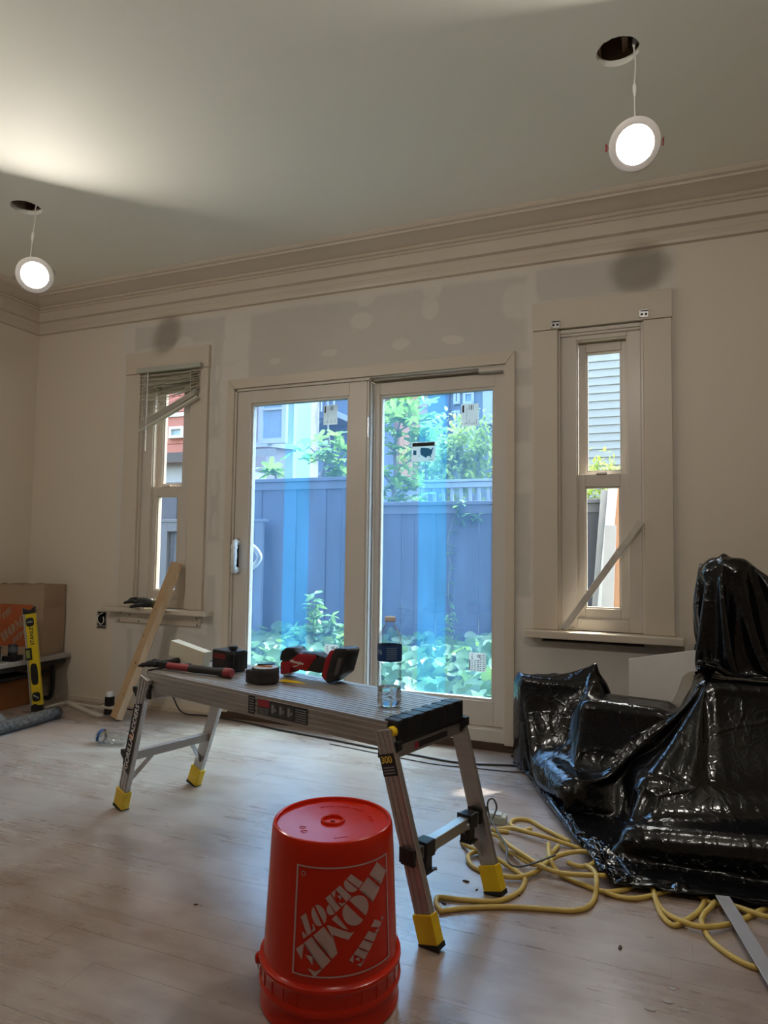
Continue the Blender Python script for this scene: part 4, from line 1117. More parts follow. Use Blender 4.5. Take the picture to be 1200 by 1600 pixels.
# ---- hammer
HGRIP = mat('rubber_grip', (.02, .017, .017), .6, var=.2)
HRED = mat('red_rubber', (.28, .03, .035), .5, var=.1)
h0, h1 = onb(-.585, -.135), onb(-.20, -.062)
r = thing('hammer', 'red and black claw hammer lying along the platform edge', 'hammer', h0)
ax = (h1-h0).normalized(); sdv = Vector((-ax.y, ax.x, 0))
def hp_(s, o=0, z=.016): return h0 + ax*s + sdv*o + Vector((0, 0, z))
LL = (h1-h0).length
b = B(); tube(b, [hp_(.085), hp_(.12), hp_(.20), hp_(.205)], [.012, .0125, .013, .013], 12); link('handle_neck', b, HRED, r, smooth=40, world=True)
b = B(); tube(b, [hp_(.203), hp_(.23), hp_(.28), hp_(.33), hp_(LL-.035), hp_(LL-.03)], [.0135, .0145, .0130, .0135, .0165, .0165], 12); link('grip', b, HGRIP, r, smooth=40, world=True)
b = B(); tube(b, [hp_(LL-.031), hp_(LL-.02), hp_(LL-.004), hp_(LL)], [.0166, .0168, .0165, .013], 12); link('butt', b, HRED, r, smooth=40, world=True)
b = B()
bar(b, hp_(.03, 0, .018), hp_(.10, 0, .018), .026, .022, bev=.004)
for o_, dz_ in ((-.012, .016), (.012, .020)):
    tube(b, smooth_path([hp_(.055, o_*.6, .018), hp_(.025, o_, dz_+.002), hp_(-.005, o_*1.3, dz_-.004), hp_(-.028, o_*1.5, dz_-.009)], 3), [.011]*5+[.008]*3+[.004]*2, 8)
tube(b, [hp_(.07, 0, .02), hp_(.073, .05, .02), hp_(.073, .055, .02), hp_(.073, .075, .02)], [.012, .011, .014, .014], 12)
link('head', b, BLACKM, r, smooth=40, world=True)
# ---- cream offcut block
r = thing('offcut_block', 'cream painted wood offcut resting behind the hammer', 'wood block', onb(-.50, -.02))
M = BM @ Matrix.Translation((-.505, -.012, DZ+.0465)) @ Matrix.Rotation(math.radians(10), 4, 'Z') @ Matrix.Rotation(math.radians(11), 4, 'Y')
b = B(); bx(b, -.085, .085, -.02, .02, -.027, .031, .002, M=M)
for v in b.verts: v.co.z = max(v.co.z, DZ+.0016)
link('block', b, mat('cream_wood', (.74, .68, .52), .6, var=.06, scale=6), r, world=True)
# ---- laser level / battery device
r = thing('laser_level', 'black boxy laser level with a red label and top knob', 'laser level', onb(-.325, .03), BA)
b = B(); bx(b, -.052, .052, -.040, .030, 0, .076, .006); bx(b, -.055, -.05, -.03, .02, .02, .06, .002); bx(b, .030, .056, -.042, -.02, 0, .070, .005); bx(b, -.045, .045, .03, .045, .005, .07, .004); link('body', b, BLACKP, r)
b = B(); lathe(b, [(0, .014), (.015, .014), (.017, .010), (.017, .004), (.012, .003), (.012, -.004)], 16, Matrix.Translation((.030, -.01, .077))); link('knob', b, BLACKP, r, smooth=35)
b = B(); rect(b, -.040, .026, .022, .066, -.0406, 0); rect(b, -.038, .024, .047, .062, -.0409, 1); [rect(b, -.034+.0062*k, -.0295+.0062*k, .050+.002*(k % 3 == 1), .059-.002*(k % 2), -.0412, 2) for k in range(9)]
link('label', b, [mat('label_black', (.03, .02, .02), .5), mat('label_red', (.30, .03, .03), .5), mat('label_dark', (.10, .01, .01), .5)], r)
b = B(); 
for k in range(4): bx(b, .0565, .058, -.035+.012*k, -.029+.012*k, .01, .06)
link('vent_rib', b, BLACKM, r)
# ---- tape measure
r = thing('tape_measure', 'round black rubber cased tape measure', 'tape measure', onb(-.062, -.038), BA)
b = B(); lathe(b, [(0, 0), (.040, 0), (.045, .004), (.046, .020), (.0445, .026), (.046, .032), (.045, .046), (.041, .051)], 40); bx(b, -.046, 0, -.046, -.02, 0, .044, .006); link('case', b, HGRIP, r, smooth=35)
b = B(); lathe(b, [(.041, .0505), (.036, .053), (0, .0535)], 40); link('top_plate', b, mat('grey_plate', (.45, .44, .42), .4), r, smooth=35)
b = B(); prism(b, [(-.025, -.018), (.02, -.012), (.03, .002), (.01, .016), (-.022, .012)], .0536, .0556); link('orange_label', b, mat('orange_label', (.65, .22, .03), .5), r)
b = B(); bar(b, (-.02, -.01, .058), (.03, .006, .062), .012, .003); bx(b, -.024, -.016, -.014, -.004, .0536, .0595); link('belt_clip', b, BLACKP, r)
# ---- cordless multi-tool
t0, t1 = onb(-.087, .100, .003), onb(.165, .125, .003)
ax = (t1-t0).normalized(); r = thing('cordless_tool', 'red and black cordless oscillating tool with a large battery', 'power tool', t0, math.atan2(ax.y, ax.x))
def tz(X, Y): return ((X-135)/5.4545/470, ((322+.133*(X-135))-Y)/5.4545/470)
def tp(name, pts, w, m, bev=.006, par=r, y=0.0):
    b = B(); prism(b, [tz(*p) for p in pts], -w/2, w/2, Matrix.Translation((0, y, 0)) @ Matrix.Rotation(PI/2, 4, 'X'), bev); return link(name, b, m, par, smooth=50)
tp('gearcase', [(76, 190), (78, 150), (95, 95), (150, 70), (240, 76), (268, 118), (300, 130), (195, 190)], .062, BLACKP, .008)
tp('head', [(78, 192), (195, 185), (196, 285), (185, 300), (80, 308)], .056, REDP, .006)
tp('tool_mount', [(82, 306), (155, 300), (155, 322), (84, 324)], .030, GREYSTEEL, .002)
body = tp('body', [(185, 150), (280, 128), (470, 148), (500, 170), (440, 215), (390, 285), (320, 280), (225, 262), (192, 240)], .058, REDP, .008)
tp('grip', [(275, 124), (470, 140), (500, 158), (600, 178), (560, 300), (520, 310), (400, 290), (330, 288), (360, 262), (400, 225), (470, 172)], .054, HGRIP, .007)
tp('switch', [(300, 118), (380, 128), (378, 140), (300, 132)], .022, BLACKP, .002)
tp('battery_foot', [(545, 330), (590, 180), (640, 112), (690, 118), (665, 200), (600, 385)], .070, REDP, .008)
bat = tp('battery', [(598, 385), (612, 300), (655, 170), (690, 100), (810, 104), (830, 140), (770, 320), (640, 396)], .076, BLACKP, .009)
tp('battery_ridge', [(650, 330), (700, 170), (712, 170), (662, 334)], .0785, HGRIP, .001, bat)
tp('battery_ridge', [(740, 320), (792, 150), (802, 150), (752, 318)], .0785, HGRIP, .001, bat)
tp('battery_label', [(690, 330), (735, 185), (778, 185), (735, 318)], .0782, mat('battery_label', (.10, .075, .075), .5), .0005, bat)
b = B(); (xx, zz) = tz(268, 205)
add_text(b, 'Milwaukee', .0145, M_axes((xx, -.0294, zz), (.995, 0, -.07), (.07, 0, .995), (0, -1, 0)), .0002, .0003, 0, shear=.3, spacing=.95)
vs = [b.verts.new((tz(*p)[0], -.0296, tz(*p)[1])) for p in ((232, 238), (270, 236), (302, 222), (305, 226), (272, 241), (240, 243))]; b.faces.new(vs)
link('brand_mark', b, WHITEINK, body)
# ---- water bottle
PET = NT('clear_bottle'); PET.set(Base_Color=(.93, .97, .98), Roughness=.04, IOR=1.33); PET.p.inputs['Transmission Weight'].default_value = 1.0
PET.bump(PET.noise(PET.obj(), 60, 2), .08, .004); PET = PET.m
def thinpet(name):
    t = NT(name); t.t.nodes.remove(t.p)
    tr = t.n('BsdfTransparent'); tr.inputs[0].default_value = (.90, .94, .95, 1)
    gl = t.n('BsdfGlossy'); gl.inputs['Roughness'].default_value = .06
    lw = t.n('LayerWeight'); lw.inputs[0].default_value = .35
    mx = t.n('MixShader'); t.l(t.mrange(lw.outputs['Facing'], .1, 1.0, .07, .75), mx.inputs[0]); t.l(tr.outputs[0], mx.inputs[1]); t.l(gl.outputs[0], mx.inputs[2])
    t.l(mx.outputs[0], t.out.inputs[0]); return t.m
PETT = thinpet('thin_clear_plastic')
LBL = mat('blue_label', (.012, .06, .20), .45, var=.1)
LBLW = mat('pale_blue_print', (.30, .42, .55), .5)
q = onb(.451, -.036)
r = thing('water_bottle', 'upright clear water bottle with a dark blue label', 'bottle', q, BA)
SB = 1.06
prof = [(0, .006), (.018, .003), (.026, .0), (.031, .004), (.033, .014), (.0325, .030)]
z = .034
while z < .118: prof += [(.0310, z), (.0330, z+.005)]; z += .0105
prof += [(.0325, .121), (.0325, .163), (.0335, .168), (.0325, .178), (.027, .196), (.018, .211), (.0135, .217), (.0130, .226)]
b = B(); lathe(b, [(a*SB, c*SB) for a, c in prof], 40); link('bottle_body', b, PETT, r, smooth=60)
wp = [(a*.94*SB, (c*.98+.003)*SB) for a, c in prof[2:] if c < .055]
b = B(); lathe(b, [(0, wp[0][1])]+wp+[(0, .056*SB)], 32); link('water', b, PET, r, smooth=60)
b = B(); lathe(b, [(.0330*SB, .1215*SB), (.0332*SB, .125*SB), (.0332*SB, .160*SB), (.0330*SB, .163*SB)], 40)
lab = link('label', b, LBL, r, smooth=60)
b = B()
def wraptext(body, size, ang, zz, rad, m=0, bold=.0003):
    tb = text_bm(body, size, 0.0, bold)
    for v in tb.verts:
        a = ang + v.co.x/rad; v.co = Vector((rad*math.cos(a), rad*math.sin(a), zz+v.co.y))
    me = bpy.data.meshes.new('x'); tb.to_mesh(me); tb.free(); b.from_mesh(me); bpy.data.meshes.remove(me)
RL = .0334*SB
wraptext('ra', .022, math.radians(-106), .147*SB, RL)
for k in range(6):
    tb = .1285+.0055*k
    for j in range(10):
        a0 = math.radians(-68+5*j); a1 = math.radians(-64.5+5*j)
        b.faces.new([b.verts.new((RL*math.cos(a), RL*math.sin(a), zz*SB)) for a, zz in ((a0, tb), (a1, tb), (a1, tb+.002), (a0, tb+.002))])
link('label_print', b, LBLW, lab)
b = B(); lathe(b, [(0, .2385*SB), (.013*SB, .2385*SB), (.0148*SB, .236*SB), (.0148*SB, .226*SB), (.0135*SB, .2245*SB)], 24); link('cap', b, mat('white_cap', (.75, .73, .72), .4), r, smooth=35)

# ================================================================ orange bucket
ORB = mat('orange_plastic', (.55, .016, .001), .22, var=.05, scale=5, spec=.42)
UC = Vector((-.652, 1.362, 0))
bucket = thing('bucket', 'orange plastic bucket standing upside down beside the work platform', 'bucket', UC)
RT, RBm, ZT, ZL = .1315, .1445, .372, .098
b = B()
prof = [(.139, .0), (.1475, .0), (.1495, .003), (.1495, .010), (.1475, .014), (.1478, .040), (.1525, .046), (.1535, .052), (.1515, .058), (.150, .060), (.1505, .086), (.1535, .092), (.1525, .098), (.1480, .100), (RBm, .104), (RBm-.0008, .112), (RT+.0015, .350), (RT, .364), (RT-.003, .3705), (RT-.006, ZT), (RT-.009, .3705), (RT-.0105, .364),
        (.06, .3635), (.027, .364), (.0255, .369), (.0235, .3705), (.0215, .369), (.020, .363), (0, .363)]
lathe(b, prof, 96)
link('bucket_shell', b, ORB, bucket, smooth=28)
b = B()
for k in range(28):
    a = 2*PI*k/28; bx(b, .1455, .1515, -.0012, .0012, .061, .094, M=Matrix.Rotation(a, 4, 'Z'))
link('collar_rib', b, ORB, bucket)
for (a, rr_) in ((-2.25, .072), (-1.98, .080), (2.2, .085), (1.75, .085), (1.3, .085), (.6, .085), (-.9, .085)):
    b = B(); cx, cy = rr_*math.cos(a), rr_*math.sin(a); M = Matrix.Translation((cx, cy, .3638)) @ Matrix.Rotation(a+PI/2, 4, 'Z')
    if a < -1.5:      # small moulded triangle of three bars
        for k in range(3): bx(b, -.006, .006, -.0058, -.0042, 0, .0012, M=M @ Matrix.Rotation(k*2*PI/3, 4, 'Z'))
    else:
        for k in range(5): bx(b, -.016+.0065*k, -.012+.0065*k, -.003, .003-.0015*(k % 2), 0, .0010, M=M)
    link('embossed_mark', b, ORB, bucket)
lathe_gate = B(); lathe(lathe_gate, [(0, .3665), (.004, .3665), (.005, .363)], 12); link('moulding_gate', lathe_gate, mat('dark_orange', (.30, .02, .01), .4), bucket)
# bail ear and wire
dl = Vector((-math.cos(YAW), -math.sin(YAW), 0))
b = B(); lathe(b, [(0, .012), (.010, .012), (.012, .009), (.012, 0)], 14, M_axes(dl*.150+Vector((0, 0, .072)), (0, 0, 1), dl.cross(Vector((0, 0, 1))), dl)); link('bail_ear', b, ORB, bucket)
b = B(); e0 = dl*.160+Vector((0, 0, .072))
sdv = dl.cross(Vector((0, 0, 1)))
tube(b, smooth_path([dl*.152+Vector((0, 0, .080)), e0+Vector((0, 0, .010)), e0+dl*.004, e0+sdv*.01-Vector((0, 0, .02)), e0*.98+sdv*.05-Vector((0, 0, .056)), dl*.12+sdv*.105-Vector((0, 0, -.006)), dl*.05+sdv*.152+Vector((0, 0, .006))], 5), .0018, 6)
for v in b.verts: v.co.z = max(v.co.z, .001)
link('bail_wire', b, GREYSTEEL, bucket)
# printed logo, found on the cone from the print's four corners
def cone_hit(px_, py_):
    d = ray(px_, py_); o = CPOS - UC
    for k in range(4000):
        t_ = .8+k*.0003; p = o+d*t_
        rr_ = RBm + (RT+.0015-RBm)*(p.z-.112)/(.350-.112)
        if math.hypot(p.x, p.y) < rr_: return math.atan2(p.y, p.x), p.z
    raise ValueError
cTL, cTR, cBR, cBL = cone_hit(466, 1346), cone_hit(605, 1334), cone_hit(606, 1499), cone_hit(455.5, 1515)
z_lo, z_hi = (cBR[1]+cBL[1])/2, (cTL[1]+cTR[1])/2
th0, th1 = (cTR[0]+cBR[0])/2, (cTL[0]+cBL[0])/2           # u=0 at TR, u=1 at TL
def arc(cx, cy, rx, ry, a0, a1, n=14): return [(cx+rx*math.cos(math.radians(a0+(a1-a0)*k/n)), cy+ry*math.sin(math.radians(a0+(a1-a0)*k/n))) for k in range(n+1)]
def R4(x0, x1, y0, y1): return [(x0, y0), (x1, y0), (x1, y1), (x0, y1)]
GL = {
 'H': [[(0, 0), (.46, 0), (.46, .05), (.40, .07), (.40, .93), (.46, .95), (.46, 1), (0, 1), (0, .95), (.06, .93), (.06, .07), (0, .05)], [(.54, 0), (1, 0), (1, .05), (.94, .07), (.94, .93), (1, .95), (1, 1), (.54, 1), (.54, .95), (.60, .93), (.60, .07), (.54, .05)], R4(.40, .47, .46, .54), R4(.53, .60, .46, .54)],
 'O': [arc(.42, .5, .42, .53, 90, 270), arc(.58, .5, .42, .53, -90, 90)],
 'M': [[(0, 0), (.20, 0), (.20, .05), (.14, .08), (.14, .55), (.06, .75), (.06, .08), (0, .05)], [(.0, 1), (.26, 1), (.50, .42), (.58, .62), (.46, .06), (.40, .06), (.06, .92), (0, .95)], [(.54, 0), (1, 0), (1, .05), (.94, .07), (.94, .93), (1, .95), (1, 1), (.76, 1), (.58, .60), (.60, .07), (.54, .05)]],
 'E': [[(0, 0), (.50, 0), (.44, .05), (.44, .95), (.50, 1), (0, 1), (0, .95), (.06, .93), (.06, .07), (0, .05)], [(.54, 1), (.96, 1), (.98, .66), (.90, .74), (.78, .90), (.54, .95)], [(.54, 0), (.98, 0), (1, .36), (.92, .27), (.78, .10), (.54, .05)], [(.50, .5), (.72, .70), (.72, .30)]],
 'D': [[(0, 0), (.44, 0), (.44, 1), (0, 1), (0, .95), (.06, .93), (.06, .07), (0, .05)], [(.52, 0)]+arc(.55, .5, .43, .5, -90, 90)+[(.52, 1), (.52, .93), (.58, .8), (.58, .2), (.52, .07)]],
 'P': [[(0, 0), (.52, 0), (.52, .05), (.45, .07), (.45, 1), (0, 1), (0, .95), (.06, .93), (.06, .07), (0, .05)], [(.53, .40)]+arc(.60, .70, .38, .30, -90, 90)+[(.53, 1), (.53, .93), (.60, .85), (.60, .55), (.53, .47)]],
 'T': [[(.24, 0), (.76, 0), (.76, .05), (.68, .07), (.68, 1), (.32, 1), (.32, .07), (.24, .05)], [(0, 1), (.27, 1), (.27, .93), (.14, .86), (.08, .66), (.0, .70)], [(1, 1), (.73, 1), (.73, .93), (.86, .86), (.92, .66), (1, .70)]],
}
def cone_pt(u, v, off=.0009):
    th = th0+(th1-th0)*u; zz = z_hi+(z_lo-z_hi)*v
    rr_ = RBm + (RT+.0015-RBm)*(zz-.112)/(.350-.112) + off
    return Vector((rr_*math.cos(th), rr_*math.sin(th), zz))
def word(bm, txt, q, widths):
    BLq, BRq, TLq, TRq = [Vector((*p, 0)) for p in q]
    tot = sum(widths); x = 0; gap = .06
    for ch, w in zip(txt, widths):
        s0, s1 = x/tot, (x+w)/tot; x += w; s1 -= gap/tot
        for poly in GL[ch]:
            pp = []
            for (a, c) in poly:
                s = s0+(s1-s0)*a; p = BLq.lerp(BRq, s).lerp(TLq.lerp(TRq, s), c); pp.append(p)
            try: bm.faces.new([bm.verts.new(p) for p in pp])
            except ValueError: pass
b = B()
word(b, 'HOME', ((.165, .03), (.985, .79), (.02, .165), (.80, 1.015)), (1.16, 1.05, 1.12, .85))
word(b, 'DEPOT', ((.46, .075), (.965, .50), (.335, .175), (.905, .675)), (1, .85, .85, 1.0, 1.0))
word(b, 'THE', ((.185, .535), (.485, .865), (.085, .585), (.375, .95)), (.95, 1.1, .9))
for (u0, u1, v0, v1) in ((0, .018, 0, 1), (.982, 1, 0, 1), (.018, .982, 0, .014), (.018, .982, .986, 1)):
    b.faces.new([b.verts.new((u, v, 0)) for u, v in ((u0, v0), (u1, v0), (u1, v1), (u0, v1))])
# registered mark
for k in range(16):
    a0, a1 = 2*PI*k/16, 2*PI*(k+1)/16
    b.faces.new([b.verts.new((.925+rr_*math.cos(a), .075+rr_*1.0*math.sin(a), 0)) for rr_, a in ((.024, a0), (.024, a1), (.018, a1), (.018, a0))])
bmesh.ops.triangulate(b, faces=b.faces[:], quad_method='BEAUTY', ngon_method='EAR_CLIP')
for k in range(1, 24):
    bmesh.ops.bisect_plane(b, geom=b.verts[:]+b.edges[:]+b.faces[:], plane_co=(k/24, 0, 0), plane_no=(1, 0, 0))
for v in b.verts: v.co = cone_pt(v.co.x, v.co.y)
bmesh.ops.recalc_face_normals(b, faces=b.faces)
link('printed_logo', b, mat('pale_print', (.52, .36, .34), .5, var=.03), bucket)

# ================================================================ leaning stud, stick, blind, gloves, outlet
PINE = wood('pine', (.46, .29, .15), (.62, .43, .25), .6)
s0 = Vector((-2.775, 2.955, .0)); s1 = onY(277, 873, 3.215)
r = thing('timber_stud', 'pine stud leaning on the window sill by the glove', 'timber', s0)
ds = (s1-s0).normalized()
b = B(); bar(b, s0+ds*.035, s1, .089, .038, up=(-.45, -.9, .2), bev=.003)
mn = min(v.co.z for v in b.verts)
for v in b.verts: v.co.z -= mn-.001
bm_ = b
st = link('stud', b, wood('pine_stud', (.47, .30, .16), (.60, .42, .25), .6), r, world=True)
b = B()
for (f_, o_, rr_) in ((.35, .012, .007), (.52, -.02, .006), (.15, .015, .006), (.70, .0, .005)):
    n_ = Vector((-.45, -.9, .2)); sd_ = ds.cross(n_).normalized(); n_ = sd_.cross(ds).normalized()
    lathe(b, [(0, .0202), (rr_*.6, .0202), (rr_, .0195)], 10, M_axes(s0+ds*(.035+f_*.9)-Vector((0, 0, mn-.001))+sd_*o_, sd_, ds*1.6, n_))
link('knot', b, mat('knot', (.22, .11, .05), .6), st, world=True)

b = B(); bar(b, (-.365, 3.185, .612), (-.030, 3.232, 1.108), .016, .030, up=(.8, 0, -.6), bev=.002)
tag(link('wooden_stick', b, mat('worn_white_wood', (.58, .53, .46), .7, var=.25, scale=14, bump=.3)), 'loose chipped white stick propped diagonally across the window', 'stick')

SLAT = mat('blind_slat', (.60, .57, .49), .45, var=.08)
blind = thing('window_blind', 'old venetian blind hanging crooked in the narrow window', 'blind', (-2.69, D-.035, 2.03))
b = B(); bx(b, -2.930, -2.455, D-.058, D-.026, 2.035, 2.066, .003); link('head_rail', b, mat('green_grey_rail', (.42, .43, .37), .5), blind, world=True)
NS = 13
for k in range(NS):
    f_ = k/(NS-1)
    zl = 2.02 - .295*f_ + .004*math.sin(k*2.1); zr = 2.02 - .115*min(1, f_*1.6)**1.1 + .003*math.sin(k*1.7)
    b = B(); rows = []
    for j in range(7):
        s_ = j/6; x = -2.905+.43*s_; zz = zl+(zr-zl)*s_ - .010*math.sin(PI*s_)*math.sin(k*1.3)
        rows.append([b.verts.new((x, D-.042+dy, zz+dz_)) for dy, dz_ in ((-.012, -.007), (0, .0015), (.012, .006))])
    for j in range(6):
        for i in range(2): b.faces.new((rows[j][i], rows[j+1][i], rows[j+1][i+1], rows[j][i+1]))
    link('slat', b, SLAT, blind, smooth=True, world=True)
for k in range(6):
    b = B(); o_ = -.0065*k
    bar(b, (-2.900+.002*k, D-.044+.002*(k % 2), 1.722+o_), (-2.478-.002*k, D-.044-.002*(k % 2), 1.903+o_), .026, .0035); link('stacked_slat', b, SLAT, blind, world=True)
b = B(); bar(b, (-2.902, D-.044, 1.672), (-2.472, D-.044, 1.858), .028, .016, bev=.003); link('bottom_rail', b, SLAT, blind, world=True)
b = B(); tube(b, [(-2.835, D-.062, 2.03), (-2.836, D-.062, 1.8), (-2.838, D-.060, 1.55)], .0032, 6); link('wand', b, WHITEP, blind, world=True)
for x, zz in ((-2.86, 1.73), (-2.52, 1.88)):
    for dy in (-.058, -.028):
        b = B(); tube(b, [(x, D+dy, 2.03), (x+.002, D+dy, zz)], .001, 5); link('ladder_cord', b, CABLEW, blind, world=True)

GLV = mat('black_glove_rubber', (.014, .014, .015), .45, var=.3, scale=25, bump=.5, bscale=40)
r = thing('work_glove', 'black work glove lying on the window sill', 'glove', (-2.80, 3.19, .601))
b = B()
def blob(path, rs, seg=10, flat=.7):
    n0 = len(b.verts); tube(b, smooth_path(path, 4), [rs[min(int(i/4), len(rs)-1)]*(1-(i % 4)/4)+rs[min(int(i/4)+1, len(rs)-1)]*((i % 4)/4) for i in range(4*(len(path)-1)+1)], seg)
blob([(.085, .0, .03), (.06, .0, .034), (.02, -.005, .036), (-.02, -.01, .036), (-.035, -.01, .032)], [.006, .026, .031, .030, .012], 14)
for (y0, z0, dx_, dy_, dz_) in ((-.035, .040, -.105, -.015, -.012), (-.015, .055, -.10, .0, -.012), (.008, .050, -.105, .012, -.02), (.02, .035, -.085, .03, -.020)):
    blob([(-.01, y0*.6, z0-.008), (-.045, y0, z0), (dx_+.015, y0+dy_*.6, z0+dz_*.4), (dx_, y0+dy_, z0+dz_)], [.012, .0115, .010, .006], 9)
blob([(.03, -.02, .03), (.0, -.045, .022), (-.04, -.055, .012), (-.055, -.05, .010)], [.012, .012, .010, .006], 9)
link('hand', b, GLV, r, smooth=True)
b = B(); tube(b, [(.074, 0, .030), (.088, .002, .028), (.104, .004, .026)], [.027, .028, .026], 14, caps=False); link('cuff', b, mat('glove_cuff', (.06, .055, .02), .7, var=.5, scale=40), r, smooth=True)

r = thing('outlet_box', 'open electrical outlet box with loose white wire in the wall', 'outlet', (-3.183, D, .507))
b = B(); 
for (x0, x1, y0, y1, z0, z1) in ((-.036, .036, .052, .055, -.051, .051), (-.036, -.033, .0, .052, -.051, .051), (.033, .036, .0, .052, -.051, .051), (-.033, .033, .0, .052, .048, .051), (-.033, .033, .0, .052, -.051, -.048)): bx(b, x0, x1, y0, y1, z0, z1)
link('box_recess', b, mat('dark_box_plastic', (.05, .05, .055), .6), r)
b = B()
for (x0, x1, z0, z1) in ((-.04, -.034, -.056, .056), (.034, .04, -.056, .056), (-.034, .034, .05, .056), (-.034, .034, -.056, -.05), (-.03, .03, -.040, -.034)): bx(b, x0, x1, -.004, 0, z0, z1)
link('box_rim', b, mat('grimy_rim', (.45, .40, .34), .7, var=.3, scale=40), r)
b = B(); tube(b, smooth_path([(.01, -.002, .045), (-.015, -.014, .03), (-.02, -.018, .0), (.005, -.016, -.025), (.02, -.008, -.01), (.012, -.003, .02)], 5), .003, 6); link('wire', b, CABLEW, r, smooth=True)

# ================================================================ table corner
r = thing('folding_table', 'low folding table with pale top and black tube legs in the corner', 'table', (-3.5, 2.75, 0))
TT = mat('table_top', (.36, .34, .32), .6, var=.15, scale=6)
b = B(); bx(b, -3.81, -3.415, 2.15, 3.245, .262, .290, .006); link('table_top', b, TT, r, world=True)
b = B(); bx(b, -3.80, -3.435, 2.17, 3.225, .230, .262, .003); link('apron', b, BLACKP, r, world=True)
for y in (2.30, 3.15):
    for x0, x1 in ((-3.455, -3.56), (-3.78, -3.66)):
        b = B(); tube(b, smooth_path([(x0, y, .235), (x0, y, .18), (x0, y, .09), (x0+(x1-x0)*.12, y, .035), (x0+(x1-x0)*.4, y, .016), (x1, y, .0165)], 6), .014, 10); link('leg', b, BLACKP, r, smooth=True, world=True)
b = B(); tube(b, [(-3.455, 2.30, .19), (-3.455, 3.15, .19)], .009, 8); link('side_bar', b, BLACKP, r, smooth=True, world=True)
BAGM = mat('kraft_paper', (.36, .25, .165), .8, var=.10, scale=5, bump=.35, bscale=14)
r = thing('paper_bag', 'large brown paper bag with an orange print on the table', 'paper bag', (-3.625, 3.125, .2915), math.radians(8))
bw, bd, bh = .32, .19, .43
b = B(); NX, NZ = 10, 12
def bagpt(s, f_):   # perimeter s 0..1
    per = s*2*(bw+bd); 
    if per < bw: p = Vector((-bw/2+per, -bd/2, 0))
    elif per < bw+bd: p = Vector((bw/2, -bd/2+per-bw, 0))
    elif per < 2*bw+bd: p = Vector((bw/2-(per-bw-bd), bd/2, 0))
    else: p = Vector((-bw/2, bd/2-(per-2*bw-bd), 0))
    k = 1+.05*f_ if p.x < 0 else 1.0
    return Vector((p.x*k, p.y*(1+.02*f_), bh*f_+ (.012*noise.noise((s*14, 0, 5)) if f_ > .98 else 0))) + Vector((noise.noise((p.x*9, p.y*9, f_*5)), noise.noise((p.x*9, p.y*9, f_*5+9)), 0))*.008
NS_ = 50
ss = [i/NS_ for i in range(NS_)]
g = [[b.verts.new(bagpt(s, j/NZ)) for s in ss] for j in range(NZ+1)]
for j in range(NZ):
    for i in range(NS_): b.faces.new((g[j][i], g[j][(i+1) % NS_], g[j+1][(i+1) % NS_], g[j+1][i]))
b.faces.new(g[0][::-1])
bag = link('bag_body', b, BAGM, r)
b = B()
def fp(u, v, off=.0): p = bagpt(u*bw/(2*(bw+bd)), v); return Vector((p.x, p.y-.0018-off, p.z))
def fq(u0, u1, v0, v1, mi, off=0, nn=6):
    for i in range(nn):
        for j in range(nn):
            a0, a1 = u0+(u1-u0)*i/nn, u0+(u1-u0)*(i+1)/nn; c0, c1 = v0+(v1-v0)*j/nn, v0+(v1-v0)*(j+1)/nn
            f_ = b.faces.new([b.verts.new(fp(*p, off)) for p in ((a0, c0), (a1, c0), (a1, c1), (a0, c1))]); f_.material_index = mi
fq(.05, .80, .12, .72, 0, nn=10)
def bword(txt, q, widths):
    tot = sum(widths); x = 0; BLq, BRq, TLq, TRq = [Vector((*p, 0)) for p in q]
    for ch, w in zip(txt, widths):
        s0_, s1_ = x/tot, (x+w-.08)/tot; x += w
        for poly in GL[ch]:
            vv = []
            for a, c in poly:
                s_ = s0_+(s1_-s0_)*a; p = BLq.lerp(BRq, s_).lerp(TLq.lerp(TRq, s_), c); vv.append(b.verts.new(fp(p.x, p.y, .0012)))
            f_ = b.faces.new(vv); f_.material_index = 1
            bmesh.ops.triangulate(b, faces=[f_])
bword('HOME', ((.14, .17), (.74, .52), (.08, .28), (.66, .66)), (1, 1.05, 1.1, .95))
bword('DEPOT', ((.38, .15), (.76, .38), (.34, .22), (.74, .46)), (1, .85, .85, 1, 1))
bword('THE', ((.10, .48), (.34, .62), (.08, .56), (.30, .70)), (.95, 1.1, .9))
link('orange_print', b, [mat('bag_orange', (.40, .095, .03), .8, var=.1), BAGM], bag)
# spirit level leaning on the table
LV = mat('level_yellow', (.72, .53, .015), .4, var=.05)
l0, l1 = Vector((-3.318, 2.93, .0)), Vector((-3.425, 2.93, .60))
r = thing('spirit_level', 'yellow spirit level standing upright against the table', 'spirit level', l0)
zl = (l1-l0).normalized(); nl = Vector((.22, -1, .08)); xl = zl.cross(nl).normalized()*-1; xl = nl.cross(zl).normalized() * -1; nl = zl.cross(xl).normalized() * -1
xl = Vector((.88, .47, 0)); xl = (xl-zl*xl.dot(zl)).normalized(); nl = xl.cross(zl).normalized()
ML = M_axes((0, 0, 0), xl, zl, nl)      # local x across, y up the level, z out of the face (towards the camera)
HL = .605; wl = .031
def holes_face(zf):
    pass
b = B(); bx(b, -wl+.006, wl-.002, .02, HL-.02, -.006, .006, M=ML); web = link('web', b, LV, r)
b = B(); bx(b, -wl-.004, -wl+.006, .0, HL, -.013, .013, .001, M=ML); link('flange', b, ALU, r)
b = B(); bx(b, wl-.006, wl, .0, HL, -.013, .013, .001, M=ML); link('flange', b, LV, r)
